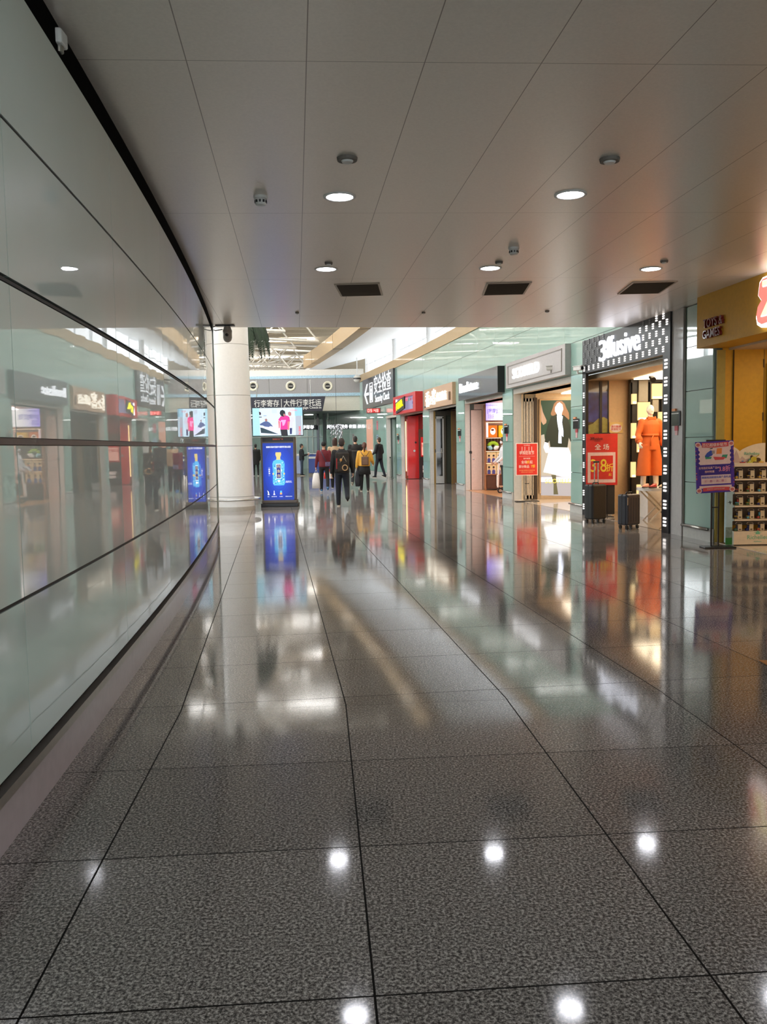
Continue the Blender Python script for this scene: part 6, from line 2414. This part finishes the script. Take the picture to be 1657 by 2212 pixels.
def people():
    # man with the large backpack
    t, k, arms, J = person('man walking in black jacket and dark trousers with a large backpack, right heel lifted', -1.02, 21.55, 0.02, 1.69, BKC, NAVYJ, BKC, mat('greying_hair', C(50, 38, 34), rough=.7),
                           dict(lleg=(10, 6, 2), rleg=(-8, -52, 4), lfoot=2, rfoot=-72, larm=(-6, 4, 12), rarm=(8, 14, 12), leg_w=1.08), vox=.011, bulk=1.25)
    c = world(t, (0.02, -.24, J['SZ'] - .26))
    b = thing('backpack', 'large dark backpack with a tan ring and red trim on the walking man', 'backpack', (c.x, c.y, c.z), .02)
    CAM = mat('camo_cloth', C(44, 38, 32), rough=.85, var=.5, vscale=9)
    MB().rbox(-.17, .17, -.1, .06, -.25, .24, .05, 5).build('pack_body', CAM, b)
    MB().rbox(-.12, .12, -.15, -.1, -.22, .02, .03, 4).build('front_pocket', CAM, b)
    MB().path([(.065 + .062 * math.cos(a), -.165, -.13 + .066 * math.sin(a)) for a in [2 * PI * i / 20 for i in range(20)]], .011, 8, closed=True).build('ring', mat('tan_ring', C(190, 150, 104), rough=.5), b)
    MB().box(-.15, -.125, -.112, -.1, -.16, .1).build('red_trim', mat('red_trim', C(150, 30, 30), rough=.6), b)
    MB().path([(-.05, -.16, .0), (.03, -.17, .16), (.1, -.16, .02)], .008, 6).build('cord', mat('tan_cord', C(170, 160, 140), rough=.6), b)
    MB().ball((-.03, -.16, .06), .03, .02, .04).build('charm', mat('amber_charm', C(180, 130, 70), rough=.4), b)
    for s_ in (-1, 1):
        MB().path([(s_ * .11, .05, .22), (s_ * .12, .16, .27), (s_ * .12, .30, .18), (s_ * .12, .31, -.02), (s_ * .13, .07, -.18)], .018, 6).build('shoulder_strap', BKC, b)
    # woman in the maroon jacket
    t, k, arms, J = person('woman walking in a dark red jacket, dark cap and black trousers, carrying a white bag', -1.92, 28.2, 0, 1.62, mat('maroon_cloth', C(104, 22, 34), rough=.75), BKC, mat('blue_shoe', C(60, 110, 160), rough=.5), BKC,
                           dict(lleg=(6, 4, 2), rleg=(-6, -34, 4), rfoot=-40, larm=(4, 6, 14), rarm=(-4, 10, 8), curl=1.1), hairkind='cap', vox=.014, bulk=1.0)
    paper_bag('white carrier bag hanging from the left hand of the woman in the dark red jacket', t, arms['l'][2], None, mat('white_bag', C(236, 230, 226), rough=.6), w=.27, h=.52)
    c = world(t, (.17, -.2, J['hip'] + .06))
    b = thing('shoulder_bag', 'small patterned cross-body bag on the back of the woman in dark red', 'bag', (c.x, c.y, c.z))
    MB().rbox(-.11, .12, -.06, .03, -.07, .07, .03, 4).build('bag_body', mat('floral_cloth', C(96, 80, 110), rough=.8, var=.7, vscale=40), b)
    MB().path([(-.08, .0, .06), (-.16, -.03, .24), (-.24, .02, .42), (-.27, .12, .475)], .013, 6).build('strap', mat('grey_strap', C(60, 58, 76), rough=.7), b)
    # half hidden walker in beige
    t, k, arms, J = person('person in a beige top with brown hair, half hidden behind the man with the backpack', -1.62, 29.4, 0, 1.70, mat('beige_cloth', C(176, 148, 116), rough=.8), BKC, BKC, HAIRBR,
                           dict(lleg=(8, 4, 2), rleg=(-6, -20, 3), rfoot=-20, larm=(2, 6, 9), rarm=(4, 8, 9), curl=1.1), hairkind='bob', vox=.014)
    paper_bag('red and white carrier bag left of the man with the backpack', t, arms['l'][2], None, mat('red_bag', C(214, 50, 44), rough=.5), mat('bag_white_side', C(232, 226, 222), rough=.6), w=.3, h=.33)
    # man in the dark coat
    t, k, arms, J = person('balding man in a wide dark coat between the backpack man and the yellow jacket', -.98, 31.3, 0, 1.80, mat('charcoal_coat', C(30, 26, 25), rough=.8), mat('charcoal_trousers', C(40, 42, 46), rough=.8), mat('pale_trainer', C(150, 146, 130), rough=.6), mat('thin_hair', C(40, 34, 32), rough=.7),
                           dict(lleg=(-6, -30, 3), rleg=(8, 4, 3), lfoot=-34, larm=(4, 10, 10), rarm=(-2, 8, 10), leg_w=1.1), hairkind='thin', vox=.014, bulk=1.5, coat_low=.74)
    mb = MB().path([(-.2, J['ln'](1.3) - .15, J['SZ'] - .17), (0, J['ln'](1.3) - .168, J['SZ'] - .175), (.2, J['ln'](1.3) - .15, J['SZ'] - .17)], .006, 6)
    mb.build('back_seam', mat('grey_piping', C(140, 134, 128), rough=.6), t)
    # woman in yellow
    t, k, arms, J = person('woman in a short yellow padded jacket, black skirt and tights, hair tied back', -.60, 28.6, 0, 1.60, mat('yellow_padded', C(226, 168, 62), rough=.7, var=.08), BKC, mat('brown_boot', C(50, 32, 28), rough=.5), mat('auburn_hair', C(84, 46, 32), rough=.6),
                           dict(lleg=(8, 5, 4), rleg=(-4, -10, 2), rfoot=-12, larm=(2, 8, 14), rarm=(10, 60, 16)), hairkind='pony', vox=.014, bulk=1.7, skirt=BKC, coat_low=.90)
    c = world(t, (.02, -.24, J['SZ'] - .27))
    b = thing('backpack', 'small brown leather backpack on the woman in yellow', 'backpack', (c.x, c.y, c.z))
    BLT = mat('brown_leather_pack', C(112, 82, 62), rough=.45)
    MB().rbox(-.12, .12, -.06, .05, -.16, .13, .035, 5).build('pack_body', BLT, b)
    MB().rbox(-.1, .1, -.075, -.06, -.14, .0, .02, 4).build('front_pocket', BLT, b)
    MB().path([(-.03, -.02, .13), (-.03, -.02, .17), (.03, -.02, .17), (.03, -.02, .13)], .008, 6).build('top_handle', BLT, b)
    for s_ in (-1, 1):
        MB().path([(s_ * .03, .0, .13), (s_ * .1, .05, .22), (s_ * .14, .10, .29), (s_ * .14, .2, .30)], .012, 6).build('shoulder_strap', BLT, b)
    p = world(t, arms['l'][2] + Vector((.02, .0, -.34)))
    o = MB().loft([(0, 0, -.30, .07, .05), (0, 0, -.1, .1, .06), (0, 0, .14, .07, .05), (0, 0, .24, .03, .03)], 14).build('folded_jacket', mat('dark_grey_cloth', C(44, 46, 52), rough=.85))
    o.location = p
    tag(o, 'dark grey jacket hanging from the left hand of the woman in yellow', 'jacket')
    # man in black suit
    t, k, arms, J = person('man in a black suit walking left beside the glass wall with papers under his arm', -.15, 38.2, R_(58), 1.78, mat('black_suit', C(18, 20, 26), rough=.7), mat('navy_trousers', C(24, 30, 42), rough=.75), BKC, mat('greyish_hair', C(70, 58, 46), rough=.7),
                           dict(lleg=(14, 6, 2), rleg=(-10, -20, 2), rfoot=-20, larm=(12, 60, 8), rarm=(-6, 40, 12), curl=.9), vox=.014, coat_low=.82)
    p = world(t, arms['l'][2] + Vector((.02, .03, .04)))
    o = MB().rbox(-.02, .02, -.15, .15, -.12, .2, .008).build('papers', WP)
    o.matrix_world = Matrix.Translation(p) @ Matrix.Rotation(R_(40), 4, 'Z') @ Matrix.Rotation(R_(8), 4, 'Y')
    tag(o, 'white papers held by the man in the black suit', 'papers')
    # man at the counter
    t, k, arms, J = person('man in a dark top and jeans standing at the blue counter, holding a white cup', -4.22, 45.0, R_(-80), 1.64, mat('dark_green_top', C(26, 30, 32), rough=.8), mat('blue_jeans', C(48, 60, 76), rough=.8), BKC, HAIRB,
                           dict(lleg=(2, 0, 2), rleg=(-2, -4, 2), larm=(10, 100, 6), rarm=(14, 104, 6), curl=1.0), vox=.016)
    p = world(t, arms['l'][2] + Vector((.03, .1, .02)))
    o = MB().tube((0, 0, -.07), (0, 0, .1), .045, .055, n=14).build('paper_cup', WP)
    o.location = p
    tag(o, 'white cup held by the man at the blue counter', 'cup')
    # dark figure between column and kiosk
    person('person in long black clothes seen in the gap between column and kiosk', -6.76, 46, R_(10), 1.68, BKC, BKC, BKC, HAIRB,
           dict(lleg=(4, 2, 2), rleg=(-4, -8, 2), larm=(2, 6, 6), rarm=(0, 6, 6)), vox=.018, coat_low=.6, bulk=1.3)
    # shop visitor with the scooter
    t, k, arms, J = person('masked person in a white short-sleeved top and black trousers, half hidden by the glass pier', 3.70, 26.35, R_(96), 1.68, mat('white_tee', C(214, 212, 214), rough=.8), BKC, mat('pale_shoe', C(220, 214, 208), rough=.6), HAIRB,
                           dict(lleg=(4, 0, 2), rleg=(-2, -4, 2), larm=(14, 52, 4), rarm=(16, 50, 4), curl=1.0, leg_w=.95), hairkind='bob', vox=.012, bulk=.6)
    MB().ball((0, J['hy'] + .062, J['HZ'] - .05), .058, .045, .045, n=14, k=8).build('face_mask', mat('mask_white', C(230, 234, 240), rough=.7), t)
    # scooter
    x = wx(1073, 26.2, 1030)
    t = thing('kick_scooter', 'folded white electric scooter with a black wheel standing in the pillow shop doorway', 'scooter', (x + .06, 26.1, 0))
    WB = mat('scooter_white', C(230, 228, 224), rough=.3, coat=.4)
    MB().tube((-.04, 0, .18), (.0, 0, .92), .026, n=14).build('stem', WB, t)
    MB().rbox(-.075, -.01, -.03, .03, .22, .56, .02).build('battery_tube', WB, t)
    MB().tube((0, -.16, .93), (0, .16, .93), .014, n=10).build('handlebar', BLACK, t)
    MB().tube((.03, -.03, .085), (.03, .03, .085), .085, n=26).build('tyre', BLACK, t)
    MB().tube((.03, -.034, .085), (.03, .034, .085), .045, n=20).build('hub', STEEL, t)
    MB().rbox(.0, .5, -.05, .05, .19, .23, .02).build('deck', mat('scooter_deck', C(190, 160, 130), rough=.5), t)
    MB().tube((.48, -.025, .07), (.48, .025, .07), .07, n=22).build('tyre', BLACK, t)
    MB().tube((.03, 0, .1), (.06, 0, .22), .02).build('fork', STEEL, t)
    MB().tube((.48, 0, .08), (.46, 0, .2), .016).build('rear_fork', STEEL, t)


people()


# ---------------------------------------------------------------- mannequin
def mannequin():
    WHM = mat('mannequin_white', C(238, 222, 200), rough=.35)
    OR = mat('orange_cotton', C(206, 96, 30), rough=.7, var=.05, vscale=8, bump=.3, bscale=14)
    h = 1.62
    t, k, arms, J = person('white mannequin in a belted orange jumpsuit standing behind the shoe table', 5.24, 16.92, R_(180 + 8), h, OR, WHM, WHM, WHM,
                           dict(lleg=(2, 0, 4), rleg=(-2, -2, 4), larm=(2, 8, 14), rarm=(8, 46, 20), curl=.4), vox=.010, skin=WHM, bulk=1.0, name='mannequin', cat='mannequin', z=.578, face=False, hairkind='thin')
    for o in [q for q in bpy.data.objects if q.parent == t]:
        if o.name.startswith(('hair', 'shoe', 'hat')):
            for c_ in [q for q in bpy.data.objects if q.parent == o]:
                bpy.data.objects.remove(c_)
            bpy.data.objects.remove(o)
    z0 = J['hip']
    mb = MB()
    for s_ in (-1, 1):
        mb.loft([(s_ * .135, 0, z0 - .60, .135, .15), (s_ * .12, 0, z0 - .3, .12, .135), (s_ * .085, 0, z0 + .0, .105, .13)], 22)
    mb.loft([(0, 0, z0 - .1, .20, .145), (0, 0, z0 + .05, .185, .14), (0, 0, z0 + .2, .16, .125)], 24)
    part('culottes', bake(mb, .010, 5), OR, t)
    MB().loft([(0, 0, z0 + .17, .178, .145), (0, 0, z0 + .215, .172, .14)], 26).build('belt', OR, t)
    MB().path([(.0, .15, z0 + .19), (.05, .165, z0 + .1), (.06, .165, z0 - .02)], .012, 6).build('belt_tie', OR, t)
    for s_, key in ((-1, 'l'), (1, 'r')):
        el, wr = arms[key][1], arms[key][2]
        c = el.lerp(wr, .62)
        MB().ball(c, .072, .072, .085, n=16, k=10).build('puffed_cuff', OR, t)
    for s_ in (-1, 1):
        MB().prism([(0, 0), (s_ * .09, -.01), (s_ * .075, .055), (0, .03)][::s_], .075, .095, Matrix.Translation((0, 0, J['SZ'] + .035))).build('collar_flap', OR, t)


mannequin()


# ---------------------------------------------------------------- suitcases
def suitcases():
    BKS = mat('black_case', C(26, 27, 28), rough=.45, bump=.2, bscale=60)
    NVS = mat('navy_case', C(50, 52, 62), rough=.35, bump=.15, bscale=60)

    def case(label, x, y, rz, w, d, z0, z1, mt, handle=None, ribs=False):
        t = thing('suitcase', label, 'suitcase', (x, y, 0), rz)
        MB().rbox(-w / 2, w / 2, -d / 2, d / 2, z0, z1, .045, 5).build('shell', mt, t)
        MB().rbox(-w / 2 - .002, w / 2 + .002, -.008, .008, z0 + .01, z1 + .002, .004).build('zip_seam', BLACK, t)
        if ribs:
            for i in range(5):
                xx = -w / 2 + .05 + i * (w - .1) / 4
                MB().rbox(xx - .008, xx + .008, -d / 2 - .005, -d / 2 + .01, z0 + .06, z1 - .06, .004).build('rib', mt, t)
        for sx_ in (-1, 1):
            for sy_ in (-1, 1):
                cx, cy = sx_ * (w / 2 - .045), sy_ * (d / 2 - .04)
                f = MB().tube((cx, cy, z0 + .01), (cx, cy, .05), .012).box(cx - .02, cx + .02, cy - .022, cy + .022, .04, .062)
                fk = f.build('caster_fork', BLACK, t)
                MB().tube((cx - .014, cy, .026), (cx + .014, cy, .026), .026, n=18).build('wheel', BLACK, fk)
        MB().path([(-.07, 0, z1), (-.06, 0, z1 + .03), (.06, 0, z1 + .03), (.07, 0, z1)], .011, 8).build('top_handle', BLACK, t)
        MB().path([(w / 2, -.0, (z0 + z1) / 2 + .08), (w / 2 + .02, 0, (z0 + z1) / 2 + .06), (w / 2 + .02, 0, (z0 + z1) / 2 - .06), (w / 2, 0, (z0 + z1) / 2 - .08)], .009, 8).build('side_handle', BLACK, t)
        if handle:
            for q in (.035, .125):
                MB().tube((q, d / 2 - .05, z1 - .01), (q, d / 2 - .05, handle - .03), .011).build('telescopic_rod', STEEL, t)
            MB().rbox(.015, .145, d / 2 - .07, d / 2 - .03, handle - .035, handle, .012).build('pull_grip', BLACK, t)
        return t

    case('black suitcase with its long handle raised, in front of the red sale board', 3.95, 16.0, R_(28), .36, .24, .075, .72, BKS, handle=1.15)
    t = case('navy hard shell suitcase without raised handle, in front of the clothes shop entrance', 4.235, 14.82, R_(30), .34, .23, .07, .60, NVS, ribs=True)
    MB().box(-.155, -.145, -.122, -.116, .42, .55).build('name_plate', STEEL, t)


suitcases()
# small brass inlay in the floor near the toy shop
o = B(2.66, 2.80, 5.30, 5.42, .0, .004).build('floor_marker', mat('orange_tape', C(196, 120, 40), rough=.5))
p = floor_at(1648, 1432)
o.location = (p.x - 2.66, p.y - 5.36, 0)
tag(o, 'small orange tape mark on the floor at the right edge', 'tape mark')


# ---------------------------------------------------------------- nest prints and lettering under the board that carries them
def nest():
    kids = {}
    for o in bpy.data.objects:
        if o.parent and not o.parent.parent:
            kids.setdefault(o.parent, []).append(o)
    base = lambda o: o.name.split('.')[0]
    rules = [(('lettering', 'english_lettering', 'gate_pictogram', 'arrow', 'divider', 'frame_moulding', 'printed_panel', 'print_patch', 'light_tube', 'light_stud', 'vent_plate', 'black_plate', 'white_outline', 'letter_outline', 'pink_field', 'end_panel'), ('sign_board', 'sign_panel', 'post')),
             (('red_sheet', 'rule', 'lettering', 'small_lettering', 'white_square', 'red_square', 'border_fleck', 'picture_ground', 'blue_band', 'text_panel', 'foot_panel', 'red_ribbon', 'corner_roundel', 'roundel_print', 'blue_badge', 'print_'), ('board',)),
             (('print_', 'bottle_', 'label_', 'white_seal', 'gold_mask', 'side_character', 'small_lettering', 'trophy_print', 'gift_', 'lettering'), ('lit_print', 'print_ground')),
             (('picture_', 'lettering'), ('bezel',)),
             (('digits',), ('led_field',)),
             (('leaf_emblem', 'lettering'), ('base_front',)),
             (('skyline_print',), ('header_board',)),
             (('plane_print',), ('blue_wing',)),
             (('light_edge', 'light_strip'), ('black_back', 'back_board')),
             (('collar',), ('jacket', 'top')),
             (('print_cup', 'print_top', 'print_shirt', 'print_head', 'print_hair'), ('carton',)),
             (('card_picture',), ('card',)),
             (('lettering', 'white_oval'), ('sheet', 'reflection_sheet', 'lit_panel', 'pink_board', 'header_panel'))]
    for th, ch in kids.items():
        for pre, unders in rules:
            tgt = next((c for u in unders for c in ch if base(c) == u), None)
            if not tgt:
                continue
            for c in ch:
                if c is tgt or c.parent != th or any(q.parent == c for q in ch):
                    continue
                b = base(c)
                if any(b == p or (p.endswith('_') and b.startswith(p)) for p in pre) and c.type == 'MESH':
                    if tgt.matrix_basis == Matrix.Identity(4):
                        c.parent = tgt


nest()
